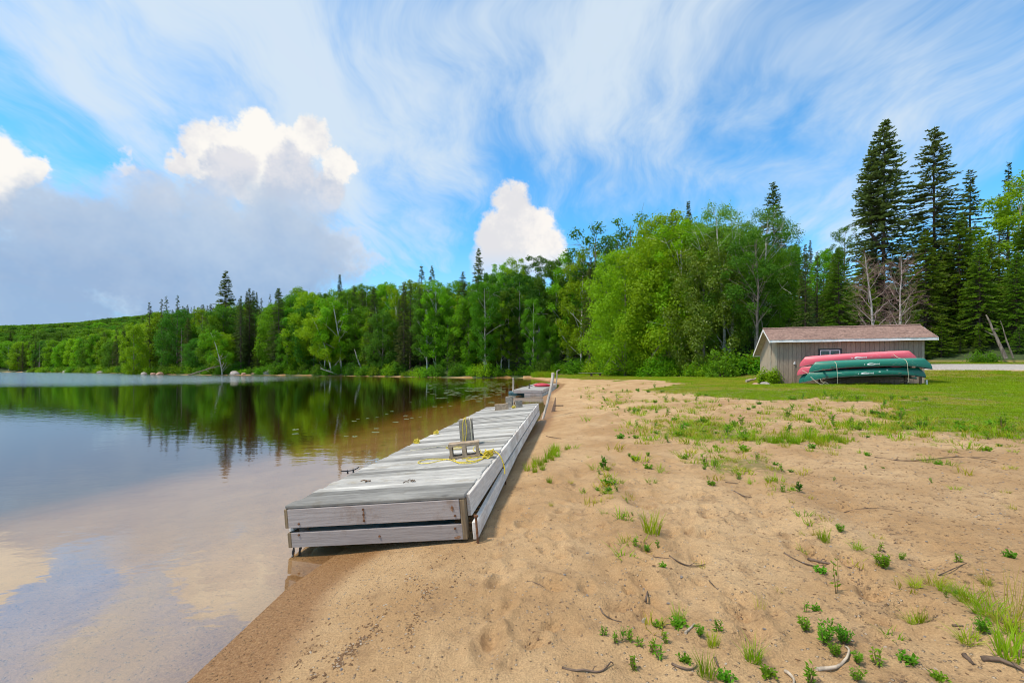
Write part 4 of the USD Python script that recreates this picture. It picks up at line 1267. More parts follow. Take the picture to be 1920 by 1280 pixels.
def broadleaf(name, seed, H, R, bare, leaves, leaf, mat, bark, clumps=95, lean=0.0, limbs=13, trunk_r=None, stems=1, belly=0.42, gap=0.0, puff=0.27):
    """A leafy tree: trunk and limbs, and leaves in rounded clumps through a lobed crown, with gaps between the clumps."""
    rng = np.random.default_rng(seed)
    k = kind_of(name)
    tr = trunk_r or H * 0.011
    t = np.linspace(0, 1, 9)
    trunks = []
    for st in range(stems):
        off = np.zeros(2) if st == 0 else rng.normal(size=2) * 0.45
        spread = lean * H + (0 if stems == 1 else rng.normal() * 0.8)
        px = off[0] + spread * t ** 1.4 + np.cumsum(rng.normal(size=9)) * 0.05 * H / 12
        py = off[1] + np.cumsum(rng.normal(size=9)) * 0.05 * H / 12
        trunks.append(np.stack([px, py, t * H * (0.95 - 0.1 * st) - 0.5 * (t == 0)], 1))
    # clumps: on the shell of an egg-shaped crown whose outline is pushed in and out
    n = clumps
    f = bare + (1 - bare) * (np.arange(n) + rng.uniform(0, 1, n)) / n
    g = (f - bare) / (1 - bare)
    prof = np.where(g < belly, np.sqrt(np.maximum(1 - ((belly - g) / belly) ** 2 * 0.75, 0)), np.sqrt(np.maximum(1 - ((g - belly) / (1.02 - belly)) ** 2, 0.01)))
    az = np.arange(n) * 2.39996 + rng.uniform(-0.4, 0.4, n)
    lobe = 0.72 + 0.56 * meshkit.noise(np.stack([np.cos(az) * 1.6 + seed, np.sin(az) * 1.6, g * 4.0], 1), seed)
    depth = np.where(rng.random(n) < 0.72, rng.uniform(0.72, 1.0, n), rng.uniform(0.2, 0.7, n))
    rr = R * prof * lobe * depth
    mid = trunks[0]
    cx, cy = np.interp(f, t, mid[:, 0]), np.interp(f, t, mid[:, 1])
    cl = np.stack([cx + np.cos(az) * rr, cy + np.sin(az) * rr, f * H * 0.97 + rng.normal(size=n) * 0.02 * H], 1)
    rad = R * puff * rng.uniform(0.6, 1.25, n) * (0.62 + 0.38 * prof)
    if gap:
        keep = rng.random(n) > gap
        cl, rad = cl[keep], rad[keep]
    wood = []
    for q in rng.choice(len(cl), min(limbs, len(cl)), replace=False):
        tk = trunks[q % stems]
        h = max(cl[q, 2] / H - rng.uniform(0.08, 0.2), 0.06)
        p0 = np.array([np.interp(h, t, tk[:, c]) for c in range(3)])
        e = cl[q]
        path = smooth_path([p0, (p0 + e) / 2 + rng.normal(size=3) * 0.12 + [0, 0, 0.1], e], 6)
        wood.append(tube(path, np.linspace(tr * 0.42 * (1.15 - h), 0.014, 6), 5, False))
        for _ in range(3):
            e2 = e + rng.normal(size=3) * rad[q] * 0.9
            wood.append(tube([path[4], (path[4] + e2) / 2 + [0, 0, 0.06], e2], [0.025, 0.016, 0.008], 3, False))
    w = rad ** 2 / (rad ** 2).sum()
    which = rng.choice(len(cl), leaves, p=w)
    u = rng.normal(size=(leaves, 3)) + [0, 0, 0.25]
    u /= np.linalg.norm(u, axis=1, keepdims=True)
    d = rng.uniform(0.35, 1.0, leaves) ** 0.55 * (1 + 0.22 * rng.normal(size=leaves).clip(-1, 2))
    pos = cl[which] + u * (rad[which] * d)[:, None] * [1, 1, 0.9]
    pos[:, 2] = np.where(pos[:, 2] < 0.3, 0.3 + rng.uniform(0, 0.6, leaves), pos[:, 2])
    pos[:, 2] *= H / np.percentile(pos[:, 2], 99.6)
    nrm = u * 1.0 + rng.normal(size=(leaves, 3)) * 0.65 + [0, 0, 0.3]
    trunk_mesh = [tube(tk, tr * (1 - t) ** 0.8 + 0.025, 7) for tk in trunks]
    for m in trunk_mesh:
        obj('trunk', m, bark, k, smooth=60)
    tag(obj('limbs', cat_mesh(wood), bark, k, smooth=60), kind='stuff')
    obj('crown', leaf_quads(pos, nrm, leaf * rng.uniform(0.65, 1.3, leaves), rng), mat, k)
    return k


def conifer(name, seed, H, R, bare, mat, bark, whorls=46, per=7, twig=0.42, droop=0.35, ragged=0.35, dead=0.0, power=0.85, width=0.115, double=None):
    """A spruce or fir: a straight stem with whorls of drooping boughs that carry rows of needle sprays."""
    rng = np.random.default_rng(seed)
    k = kind_of(name)
    wood, P, D, L, W = [], [], [], [], []
    tr = H * 0.0105
    n = 9
    t = np.linspace(0, 1, n)
    trunk = np.stack([np.cumsum(rng.normal(size=n)) * 0.02, np.cumsum(rng.normal(size=n)) * 0.02, t * H - 0.6 * (t == 0)], 1)
    wood.append(tube(trunk, tr * (1 - t) + 0.012, 7))
    stems = [(0.0, 0.0, H)] + ([] if double is None else [double])
    if double is not None:
        wood.append(tube([(0, 0, H * 0.42), (double[0], double[1], H * 0.5), (double[0], double[1], double[2])], [tr * 0.6, tr * 0.5, 0.012], 6))
    for sx, sy, hh in stems:
        for w in range(whorls):
            f = bare + (1 - bare) * (w + rng.uniform(-0.3, 0.3)) / whorls
            if double is not None and f * hh < H * 0.55 and hh < H:
                continue
            f0 = f
            f = min(max(f, 0.02), 0.995)
            x0, y0 = np.interp(f, t, trunk[:, 0]) + sx, np.interp(f, t, trunk[:, 1]) + sy
            reach = R * ((1 - f) / (1 - bare)) ** power * min(1.0, 0.55 + (f - bare) * 3.0)
            for b in range(per):
                if rng.random() < ragged * 0.45:
                    continue
                f = min(max(f0 + rng.normal() * 0.55 / whorls, 0.02), 0.995)
                ln = (reach * rng.uniform(1 - ragged, 1 + ragged * 0.35) + 0.10) * (0.8 if hh < H else 1)
                az = rng.uniform(0, 6.283)
                out = np.array([math.cos(az), math.sin(az), 0.0])
                lift = 0.55 * f ** 3 + rng.uniform(-0.08, 0.12)
                m = 5
                s = np.linspace(0, 1, m)
                path = np.array([x0, y0, f * hh]) + out * (s * ln)[:, None] + np.array([0, 0, 1.0]) * (lift * s * ln - droop * ln * s ** 1.6 + 0.30 * droop * ln * s ** 4)[:, None]
                if ln > 0.5:
                    wood.append(tube(path, np.linspace(0.012 + 0.010 * ln, 0.004, m), 3, False))
                if rng.random() < dead:
                    continue
                cnt = int(6 + ln * 14)
                q = rng.uniform(0.16 if ln > 1 else 0.0, 1.0, cnt) ** 0.8
                base = np.stack([np.interp(q, s, path[:, c]) for c in range(3)], 1)
                side = np.cross(out, [0, 0, 1.0]) * rng.choice([-1, 1], cnt)[:, None]
                d = out * 0.75 + side * rng.uniform(0.2, 1.0, cnt)[:, None] + np.array([0, 0, 1]) * rng.normal(-0.16 + 0.35 * f, 0.22, cnt)[:, None]
                P.append(base)
                D.append(d)
                L.append(twig * rng.uniform(0.6, 1.25, cnt) * (0.55 + 0.45 * min(ln, 1.6) / 1.6) * (1.15 - 0.4 * q))
                W.append(np.full(cnt, width) * rng.uniform(0.7, 1.3, cnt))
        tipn = 10
        P.append(np.column_stack([np.full(tipn, sx + trunk[-1, 0]), np.full(tipn, sy + trunk[-1, 1]), hh - np.linspace(0, 0.8, tipn)]))
        D.append(rng.normal(size=(tipn, 3)) * [0.5, 0.5, 0.2] + [0, 0, 0.7])
        L.append(np.full(tipn, 0.34))
        W.append(np.full(tipn, 0.07))
    P, D, L, W = np.vstack(P), np.vstack(D), np.concatenate(L), np.concatenate(W)
    obj('trunk', wood[0], bark, k, smooth=60)
    tag(obj('boughs', cat_mesh(wood[1:]), bark, k), kind='stuff')
    obj('crown', streak_quads(P, D, L, W, rng), mat, k)
    return k


def bare_tree(name, seed, H, bark, twigs, spread=0.52, lean=0.0, fork=True):
    """A dead birch: pale trunk, long bare limbs rising, and a haze of fine twigs."""
    rng = np.random.default_rng(seed)
    k = kind_of(name)
    t = np.linspace(0, 1, 10)
    trunk = np.stack([lean * H * t ** 1.3 + np.cumsum(rng.normal(size=10)) * 0.05, np.cumsum(rng.normal(size=10)) * 0.05, t * H - 0.5 * (t == 0)], 1)
    obj('trunk', tube(trunk, 0.105 * (1 - t) ** 0.9 + 0.014, 8), bark, k, smooth=60)
    fine = []
    for q in range(16):
        h = 0.22 + 0.74 * q / 16
        p0 = np.array([np.interp(h, t, trunk[:, c]) for c in range(3)])
        az = q * 2.4 + rng.uniform(-0.4, 0.4)
        ln = H * spread * (1.02 - h) * min(1.0, h + 0.35) * rng.uniform(0.7, 1.1)
        up = math.radians(rng.uniform(38, 62))
        s = np.linspace(0, 1, 7)
        dr = np.array([math.cos(az) * math.cos(up), math.sin(az) * math.cos(up), math.sin(up)])
        path = p0 + dr * (s * ln)[:, None] + np.cumsum(rng.normal(size=(7, 3)), 0) * 0.045 * ln / 2
        path[0] = p0
        obj('limb', tube(path, np.linspace(0.055 * (1.15 - h), 0.010, 7), 5, False), M['dead_wood'], k, smooth=60)
        for _ in range(int(7 + ln * 5.5)):
            a = rng.uniform(0.25, 1)
            b = np.array([np.interp(a, s, path[:, c]) for c in range(3)])
            d = dr * 0.6 + rng.normal(size=3) * 0.55 + [0, 0, 0.12]
            d /= np.linalg.norm(d)
            l2 = rng.uniform(0.35, 1.2)
            mid = b + d * l2 * 0.5 + rng.normal(size=3) * 0.05
            e = b + d * l2 + [0, 0, -0.12 * l2]
            fine.append(tube([b, mid, e], [0.010, 0.007, 0.004], 3, False))
            for _ in range(4):
                d2 = d + rng.normal(size=3) * 0.6
                m = mid + (e - mid) * rng.uniform(0, 1)
                fine.append(tube([m, m + d2 * rng.uniform(0.12, 0.42)], [0.006, 0.003], 3, False))
    tag(obj('twigs', cat_mesh(fine), twigs, k), kind='stuff')
    return k


def shrub(name, seed, H, R, leaves, leaf, mat):
    rng = np.random.default_rng(seed)
    k = kind_of(name)
    stems, cl = [], []
    for q in range(14):
        az, r = rng.uniform(0, 6.28), rng.uniform(0.2, 1.0) * R
        e = np.array([math.cos(az) * r, math.sin(az) * r, H * rng.uniform(0.45, 1.0) * (1 - 0.4 * (r / R) ** 2)])
        stems.append(tube(smooth_path([(e[0] * 0.2, e[1] * 0.2, -0.1), e * [0.7, 0.7, 0.5], e], 5), np.linspace(0.025, 0.006, 5), 4, False))
        cl += [e, e * [0.9, 0.9, 0.62], e * [1.05, 1.05, 0.32]]
    cl = np.array(cl)
    w = rng.integers(0, len(cl), leaves)
    u = rng.normal(size=(leaves, 3))
    u /= np.linalg.norm(u, axis=1, keepdims=True)
    pos = cl[w] + u * (rng.uniform(0.3, 1.15, leaves) * 0.30 * (R + H) / 2)[:, None]
    pos[:, 2] = np.abs(pos[:, 2]) + 0.02
    obj('stems', cat_mesh(stems), M['dark_bark'], k)
    obj('foliage', leaf_quads(pos, u * 0.7 + rng.normal(size=(leaves, 3)) * 0.7 + [0, 0, 0.6], leaf * rng.uniform(0.6, 1.3, leaves), rng), mat, k)
    return k


K = {}
K['ash'] = [broadleaf('leafy_tree', 100 + i, 16, r, 0.05, 15000, 0.31, M[m], M['bark'], clumps=c, limbs=16, belly=bl) for i, (m, r, c, bl) in enumerate((('leaf_green', 4.3, 80, 0.45), ('leaf_bright', 4.0, 70, 0.40), ('leaf_deep', 4.5, 85, 0.5), ('leaf_green', 3.8, 65, 0.35), ('leaf_bright', 4.4, 90, 0.5)))]
K['tall'] = [broadleaf('tall_tree', 120 + i, 19, 3.7, 0.16, 13000, 0.30, M[m], M['birch'], clumps=75, limbs=14, trunk_r=0.16, belly=0.6, gap=0.12) for i, m in enumerate(('leaf_green', 'leaf_bright', 'leaf_deep'))]
K['hero'] = [broadleaf('broad_tree', 140 + i, 15, 4.8, 0.02, 34000, 0.23, M[m], M['bark'], clumps=130, limbs=24, belly=0.36, puff=0.24) for i, m in enumerate(('leaf_bright', 'leaf_green', 'leaf_olive'))]
K['birch'] = [broadleaf('birch_tree', 160 + i, 17, 4.0, 0.10, 22000, 0.17, M[m], M['birch'], clumps=130, limbs=22, trunk_r=0.15, stems=2, belly=0.45, puff=0.22, gap=0.15) for i, m in enumerate(('leaf_olive', 'leaf_green'))]
K['lean'] = [broadleaf('leaning_birch', 170 + i, 11, 3.2, 0.22, 8000, 0.26, M['leaf_bright'], M['birch'], clumps=50, limbs=10, lean=l, trunk_r=0.13, gap=0.15) for i, l in enumerate((-0.14, -0.30))]
K['airy'] = [broadleaf('airy_tree', 180 + i, 17, 3.8, 0.40, 5200, 0.26, M['leaf_deep'], M['bark'], clumps=55, limbs=26, trunk_r=0.14, belly=0.6, gap=0.35, puff=0.24) for i in range(2)]
K['spruce'] = [conifer('spruce_tree', 200 + i, 20, 2.7, 0.10, M['needle'], M['dark_bark'], 58, 7, width=0.15, ragged=r, power=p) for i, (r, p) in enumerate(((0.35, 0.8), (0.5, 0.7), (0.3, 1.0)))]
K['fir'] = [conifer('fir_tree', 220 + i, 15, 2.9, 0.05, M['needle_green'], M['dark_bark'], 36, 8, twig=0.46, droop=0.30, ragged=0.3) for i in range(2)]
K['thin'] = [conifer('thin_spruce', 240 + i, 19, 1.7, 0.18, M['needle'], M['dark_bark'], 54, 6, twig=0.36, width=0.14, ragged=0.55, dead=d) for i, d in enumerate((0.15, 0.35))]
K['brown'] = [conifer('dying_spruce', 250, 15, 1.8, 0.15, M['needle_brown'], M['dead_wood'], 34, 6, twig=0.36, ragged=0.6, dead=0.45)]
K['king'] = [conifer('tall_spruce', 260, 25, 4.3, 0.12, M['needle'], M['dark_bark'], 84, 11, twig=0.42, droop=0.28, ragged=0.42, power=0.66, width=0.13, double=(-1.05, 0.35, 22.3)),
             conifer('tall_spruce', 261, 24, 4.4, 0.14, M['needle'], M['dark_bark'], 70, 10, twig=0.44, droop=0.34, ragged=0.50, power=0.64, width=0.13)]
K['wide'] = [conifer('wide_spruce', 270 + i, 17, 4.1, 0.08, M['needle_green'], M['dark_bark'], 56, 10, twig=0.50, droop=0.42, ragged=0.40, dead=0.12) for i in range(2)]
K['shrub'] = [shrub('shore_shrub', 300 + i, 2.2, 1.7, 1500, 0.22, M[m]) for i, m in enumerate(('leaf_green', 'leaf_bright', 'leaf_deep', 'leaf_green'))]
K['dead'] = [bare_tree('dead_birch', 310, 9.5, M['dead_birch'], M['dead_twig'], lean=-0.13), bare_tree('dead_birch', 311, 9.2, M['dead_birch'], M['dead_twig'], lean=-0.06)]
BASE_H = {'ash': 16, 'tall': 19, 'hero': 15, 'birch': 17, 'lean': 11, 'airy': 17, 'spruce': 20, 'fir': 15, 'thin': 19, 'brown': 15, 'wide': 17, 'shrub': 2.2}
KIND_NAME = {'ash': 'leafy_tree', 'tall': 'tall_tree', 'hero': 'broad_tree', 'birch': 'birch_tree', 'lean': 'leaning_birch', 'airy': 'airy_tree', 'spruce': 'spruce_tree', 'fir': 'fir_tree', 'thin': 'thin_spruce', 'brown': 'dying_spruce', 'wide': 'wide_spruce', 'shrub': 'shore_shrub'}
TREES = []


def plant(kind, x, y, H, label, i=None, rng=RNG, group=None, wide=1.0, turn=None, cat='tree', sink=0.1, name=None):
    i = int(rng.integers(len(K[kind]))) if i is None else i
    base = 25.0 - i if kind == 'king' else 9.5 if kind == 'dead' else BASE_H[kind]
    s = H / base
    z = ground_at(x, y) - sink
    rz = rng.uniform(0, 6.283) if turn is None else turn
    TREES.append((x, y))
    copy_of(K[kind][i], name or KIND_NAME.get(kind, {'king': 'tall_spruce', 'dead': 'dead_birch'}.get(kind, 'tree')), label, cat, (x, y, z), rz, (s * wide, s * wide, s), group)


def by_pixel(kind, u, v_tip, y, label, **kw):
    """A tree at distance y whose tip shows at pixel (u, v_tip)."""
    x = (u - CU) / FPX * y
    H = EYE - (v_tip - HV) / FPX * y - ground_at(x, y)
    plant(kind, x, y, H, label, **kw)


# trees that stand out in the photograph
by_pixel('king', 1655, 224, 43.5, 'tallest dark spruce with a twin top behind the shed', i=0, turn=0.0)
by_pixel('king', 1752, 237, 43.0, 'tall dark spruce right of the twin-topped one', i=1, turn=1.2)
by_pixel('spruce', 1818, 318, 46, 'dark spruce with a ragged top right of the two tallest', i=1, wide=1.2)
by_pixel('thin', 1890, 303, 48, 'thin spire of a spruce near the right edge of the wood', i=0, wide=1.1)
by_pixel('thin', 1873, 362, 52, 'small thin spruce top left of the spire near the right edge', i=1)
by_pixel('king', 1450, 340, 62, 'lone dark spruce rising over the birches left of the shed roof', i=1, wide=0.85)
by_pixel('spruce', 1291, 377, 68, 'dark spruce tip rising behind the bright green tree', i=2, wide=0.9)
by_pixel('spruce', 1262, 392, 70, 'blunt dark conifer behind the bright green tree, beside the sharper one', i=1, wide=1.1)
by_pixel('thin', 1106, 480, 74, 'small dark spruce standing in front of the pale airy trees', i=0, wide=1.3)
by_pixel('spruce', 1519, 450, 85, 'small far spruce in the gap of sky left of the tallest pair', i=2)
by_pixel('thin', 1498, 445, 75, 'spindly spruce top in the gap of sky beside the lone spruce', i=1, wide=0.6)
by_pixel('spruce', 897, 465, 118, 'dark spruce standing proud of the ridge over the bay', i=0, wide=1.1)
by_pixel('spruce', 637, 514, 128, 'single spruce tip on the ridge above the leaning birches', i=2)
by_pixel('spruce', 423, 508, 138, 'wide dark spruce highest on the ridge to the left', i=0, wide=1.45)
by_pixel('thin', 790, 497, 124, 'narrow spruce of a close pair on the ridge, the left one', i=0, wide=1.5)
by_pixel('spruce', 810, 498, 124, 'narrow spruce of a close pair on the ridge, the right one', i=1, wide=0.9)
for u, v, lab in ((281, 566, 'first'), (303, 560, 'second'), (312, 555, 'third'), (333, 553, 'fourth')):
    by_pixel('thin', u, v, 150, f'{lab} from the left of four narrow spruces on the far ridge', wide=1.2)
by_pixel('airy', 1118, 433, 78, 'pale airy tree with see-through crown above the bay woods', i=0, wide=1.2)
by_pixel('airy', 1185, 408, 74, 'airy tree with clumped grey green crown, the taller of two', i=1, wide=1.1)
by_pixel('airy', 1582, 424, 70, 'airy leafy treetop between the birches and the tallest spruces', i=0)
by_pixel('hero', 1255, 405, 52, 'bright yellow green broad tree, largest at the head of the beach', i=0, wide=0.95)
by_pixel('hero', 1172, 470, 57, 'bright green tree left of the largest one at the beach head', i=0, wide=1.0)
by_pixel('birch', 1360, 388, 47, 'tall birch with white stems and olive leaves left of the shed', i=0, wide=1.0, turn=0.6)
by_pixel('birch', 1425, 398, 46, 'second tall birch with olive leaves, next to the shed', i=0, wide=1.0, turn=2.2)
by_pixel('hero', 1318, 452, 46.5, 'leafy tree filling the space below the two tall birches', i=2, wide=0.85)
by_pixel('hero', 1462, 470, 45, 'leafy olive tree behind the left end of the shed roof', i=1, wide=0.75)
by_pixel('ash', 1545, 470, 56, 'yellow green tree in the gap behind the shed roof', i=1)
by_pixel('tall', 1905, 335, 41, 'yellow green leafy tree at the right edge above the track', i=1, wide=1.1, turn=0.4)
by_pixel('wide', 1735, 430, 39.8, 'wide green fir with drooping boughs behind the shed roof end', i=0, wide=1.0)
by_pixel('wide', 1800, 400, 40.5, 'wide green fir above the gravel track, darkest boughs low down', i=1, wide=1.05)
by_pixel('wide', 1860, 440, 40.0, 'ragged fir with bare lower boughs at the right of the track', i=0, wide=0.9, turn=2.0)
by_pixel('wide', 1640, 470, 46, 'green fir behind the bare birches', i=1, wide=0.9, turn=4.0)
by_pixel('fir', 1705, 560, 38.6, 'low bushy fir beside the right end of the shed', i=0, wide=1.5)
by_pixel('fir', 1765, 600, 38.0, 'small bushy fir at the edge of the gravel track', i=1, wide=2.0)
by_pixel('fir', 1590, 520, 44, 'green fir half hidden by the twigs of the left bare birch', i=1, wide=1.0)
by_pixel('fir', 1500, 500, 50, 'narrow green fir left of the bare birches', i=0, wide=0.9)
for u, v, y, k, lab in ((1775, 470, 41.5, 0, 'big drooping fir between the second tall spruce and the ragged one'), (1835, 455, 38.5, 1, 'olive drooping fir behind the leaning barked trunk'), (1905, 470, 37.0, 1, 'drooping fir at the right edge behind the thin snag'), (1925, 400, 39.5, 0, 'tall drooping fir cut by the right edge')):
    by_pixel('wide', u, v, y, lab, i=k, wide=1.05)
for u, v, y, lab in ((1800, 625, 38.0, 'low bushy fir on the verge, first right of the small bushy one'), (1838, 618, 37.2, 'low bushy fir on the verge just left of the leaning trunk'), (1912, 610, 35.5, 'low bushy fir on the verge at the right edge'), (1735, 640, 38.0, 'lowest bushy fir beside the shed wall on the right')):
    by_pixel('fir', u, v, y, lab, i=0, wide=1.9)
by_pixel('dead', 1642, 474, 35.5, 'bare pale birch, left of two behind the shed, reddish twigs', i=0, turn=0.0)
by_pixel('dead', 1686, 470, 35.0, 'bare pale birch with a forked top, right of two behind the shed', i=1, turn=0.9)
by_pixel('lean', 640, 560, 112.5, 'bright green birch on the bank over the white leaning trunk', i=0, turn=0.1, wide=1.0)
by_pixel('lean', 622, 590, 111.5, 'bright green birch bending far out over the water', i=1, turn=0.15, wide=1.05)
by_pixel('lean', 417, 618, 119.5, 'lime green tree stooping over the water left of the bay', i=1, turn=-0.2, wide=1.0)
by_pixel('ash', 250, 607, 140, 'rounded lime green tree on the point by the far shore', i=1, wide=0.9)
by_pixel('ash', 880, 560, 93, 'bright leafy tree at the bend of the shore, nearest the water lilies', i=1, wide=1.0)
by_pixel('ash', 838, 575, 96, 'leafy tree with pale tips just left of the bend of the shore', i=0, wide=1.0)
by_pixel('tall', 940, 565, 91, 'pale leaved slender tree behind the shore shrubs', i=1, wide=0.8)
by_pixel('tall', 1000, 560, 88, 'slender tree with white stem and light crown above the farther dock', i=0, wide=0.8)


# skyline of the wood as it shows in the photograph
SKY_U = [-400, 0, 60, 150, 240, 262, 300, 345, 400, 450, 500, 545, 580, 640, 700, 745, 770, 800, 850, 900, 935, 965, 1010, 1060, 1090, 1140, 1170, 1200, 1260, 1300, 1360, 1420, 1480, 1540, 1590, 1640, 1700, 1760, 1800, 1850, 1900, 1990, 2300]
SKY_V = [640, 640, 640, 632, 610, 590, 575, 572, 562, 545, 536, 535, 545, 540, 530, 530, 526, 522, 508, 512, 492, 490, 478, 475, 470, 462, 455, 430, 432, 425, 415, 430, 455, 462, 465, 480, 470, 430, 420, 410, 400, 380, 380]


def skyline(u):
    return np.interp(u, SKY_U, SKY_V)


LANDMARKS = [(-60, 'the left frame edge'), (250, 'the lime tree on the point'), (310, 'the four narrow ridge spruces'), (423, 'the wide ridge spruce'), (525, 'the middle of the wooded ridge'), (632, 'the leaning birches'), (720, 'the white stems above the bank'), (800, 'the close pair of ridge spruces'), (880, 'the bend of the shore'),
             (940, 'the farther dock'), (1040, 'the bent dock post'), (1118, 'the pale airy trees'), (1172, 'the smaller bright green tree'), (1255, 'the largest bright green tree'), (1390, 'the two tall birches'), (1450, 'the lone dark spruce'), (1545, 'the gap in the treetops'), (1655, 'the twin-topped spruce'), (1752, 'the second tall spruce'), (1850, 'the track verge'), (1960, 'the right frame edge')]


def spot(u, dd, H, nat):
    k = min(LANDMARKS, key=lambda q: abs(q[0] - u))
    side = 'left of' if u < k[0] - 12 else 'right of' if u > k[0] + 12 else 'right by'
    row = 'front-row' if dd < 3.5 else 'second-row' if dd < 9 else 'hillside' if dd < 22 else 'ridge-top'
    size = 'short ' if H < nat[0] + (nat[1] - nat[0]) * 0.25 else 'big ' if H > nat[0] + (nat[1] - nat[0]) * 0.72 else ''
    return row, size, f'{side} {k[1]}'


def fill_forest():
    rng = np.random.default_rng(77)
    taken = list(TREES)
    zones = {'lake': ('in the wood along the far side of the bay', 'trees across the bay'), 'head': ('in the wood at the head of the beach', 'trees at the head of the beach'),
             'right': ('in the dark wood behind the shed and track', 'trees behind the shed'), 'far': ('on the far shore of the lake', 'trees on the far shore')}
    words = {'ash': 'rounded leafy green tree', 'tall': 'tall pale-stemmed tree', 'spruce': 'dark pointed spruce', 'fir': 'bushy green fir', 'thin': 'thin sparse spruce', 'brown': 'half dead brownish spruce', 'wide': 'wide drooping fir', 'airy': 'airy thin leaved tree'}
    made = 0
    bands = [(0.8, 4.5, 3.3), (4.5, 11, 4.2), (11, 22, 5.4), (22, 45, 8.0)]
    cand = []
    line = LineString(FOREST_EDGE)
    for lo, hi, gap in bands:
        for s in np.arange(100, line.length - 60, gap):
            for q in np.arange(lo, hi, gap):
                s2 = s + rng.uniform(-0.45, 0.45) * gap
                p, p2 = line.interpolate(s2), line.interpolate(s2 + 0.5)
                nx, ny = -(p2.y - p.y), (p2.x - p.x)
                k = math.hypot(nx, ny)
                dd = q + rng.uniform(0, gap)
                x, y = p.x + nx / k * dd, p.y + ny / k * dd
                cand.append((x, y, gap, dd))
    order = sorted(cand, key=lambda c: c[3])
    for x, y, gap, dd in order:
        if y < 12:
            continue
        u = CU + FPX * x / y
        if not -120 < u < 2060 or not shapely.contains_xy(FOREST, x, y):
            continue
        dist = math.hypot(x, y)
        if dist > 175 and rng.random() < 0.35:
            continue
        if taken and min((x - a) ** 2 + (y - b) ** 2 for a, b in taken) < (gap * 0.62) ** 2:
            continue
        if dist < 60 and 12 < x < 36 and y < 37.5 and poly_dist(np.array(x), np.array(y), ROAD) < 4.6:
            continue
        n = float(meshkit.noise(np.array([[x * 0.06, y * 0.06, 0.3]]), 5)[0])
        r = rng.random()
        if u < 300:
            kind = 'ash' if r < 0.55 else 'tall' if r < 0.65 else 'spruce' if r < 0.82 else 'thin' if r < 0.92 else 'brown'
        elif u < 575:
            kind = ('ash' if r < 0.36 else 'spruce' if r < 0.66 else 'fir' if r < 0.80 else 'thin' if r < 0.92 else 'brown')
        elif u < 900:
            kind = ('ash' if r < 0.50 else 'tall' if r < 0.66 else 'spruce' if r < 0.84 else 'fir' if r < 0.94 else 'thin')
        elif u < 1500:
            kind = ('ash' if r < 0.52 else 'tall' if r < 0.84 else 'fir' if r < 0.92 else 'airy')
        else:
            kind = ('wide' if r < 0.34 else 'fir' if r < 0.52 else 'spruce' if r < 0.80 else 'thin' if r < 0.9 else 'tall')
        cap = EYE - (skyline(u) - HV) / FPX * y - ground_at(x, y)
        nat = {'ash': (12, 20), 'tall': (15, 22), 'spruce': (14, 23), 'fir': (8, 16), 'thin': (13, 22), 'brown': (10, 17), 'wide': (11, 18), 'airy': (14, 20)}[kind]
        H = rng.uniform(*nat) * (0.62 if dd < 3 and kind in ('ash', 'fir') and rng.random() < 0.5 else 1.0)
        H = min(H, cap * rng.uniform(0.93, 1.02))
        if H < 3.2:
            continue
        zone = 'far' if u < 290 else 'lake' if u < 960 else 'head' if u < 1480 else 'right'
        taken.append((x, y))
        plant(kind, x, y, H, '{0} {1}{2} {3}'.format(spot(u, dd, H, nat)[0], spot(u, dd, H, nat)[1], words[kind], spot(u, dd, H, nat)[2]), rng=rng, group='{0}s {1}'.format(words[kind], spot(u, dd, H, nat)[2]), wide=rng.uniform(0.85, 1.2) * (1.0 if H > 8 else 1.25))
        made += 1
    return made


print('forest trees', fill_forest())


def shrubs():
    rng = np.random.default_rng(55)
    line = LineString(FOREST_EDGE)
    n = 0
    for s in np.arange(210, line.length - 95, 1.75):
        p = line.interpolate(s + rng.uniform(-0.8, 0.8))
        x, y = p.x + rng.uniform(-0.7, 0.5), p.y + rng.uniform(-1.4, 1.2)
        if y < 20:
            continue
        u = CU + FPX * x / y
        if not -60 < u < 2000 or n >= 290:
            continue
        right = u > 1480
        if right and rng.random() < 0.45:
            continue
        lake = u < 985
        plant('shrub', x, y, rng.uniform(1.1, 3.0) * (0.55 if right else 1.0), ('low leafy shrub hanging over the far waterline ' if lake else 'low leafy shrub at the foot of the wood ' if not right else 'low shrub on the verge of the gravel track ') + spot(u, 0, 5, (4, 6))[2], rng=rng,
              group='shrubs on the far waterline' if lake else 'shrubs at the foot of the wood' if not right else 'shrubs on the verge of the track', wide=rng.uniform(0.9, 1.5), cat='shrub', sink=0.15)
        n += 1
    print('shrubs', n)


shrubs()


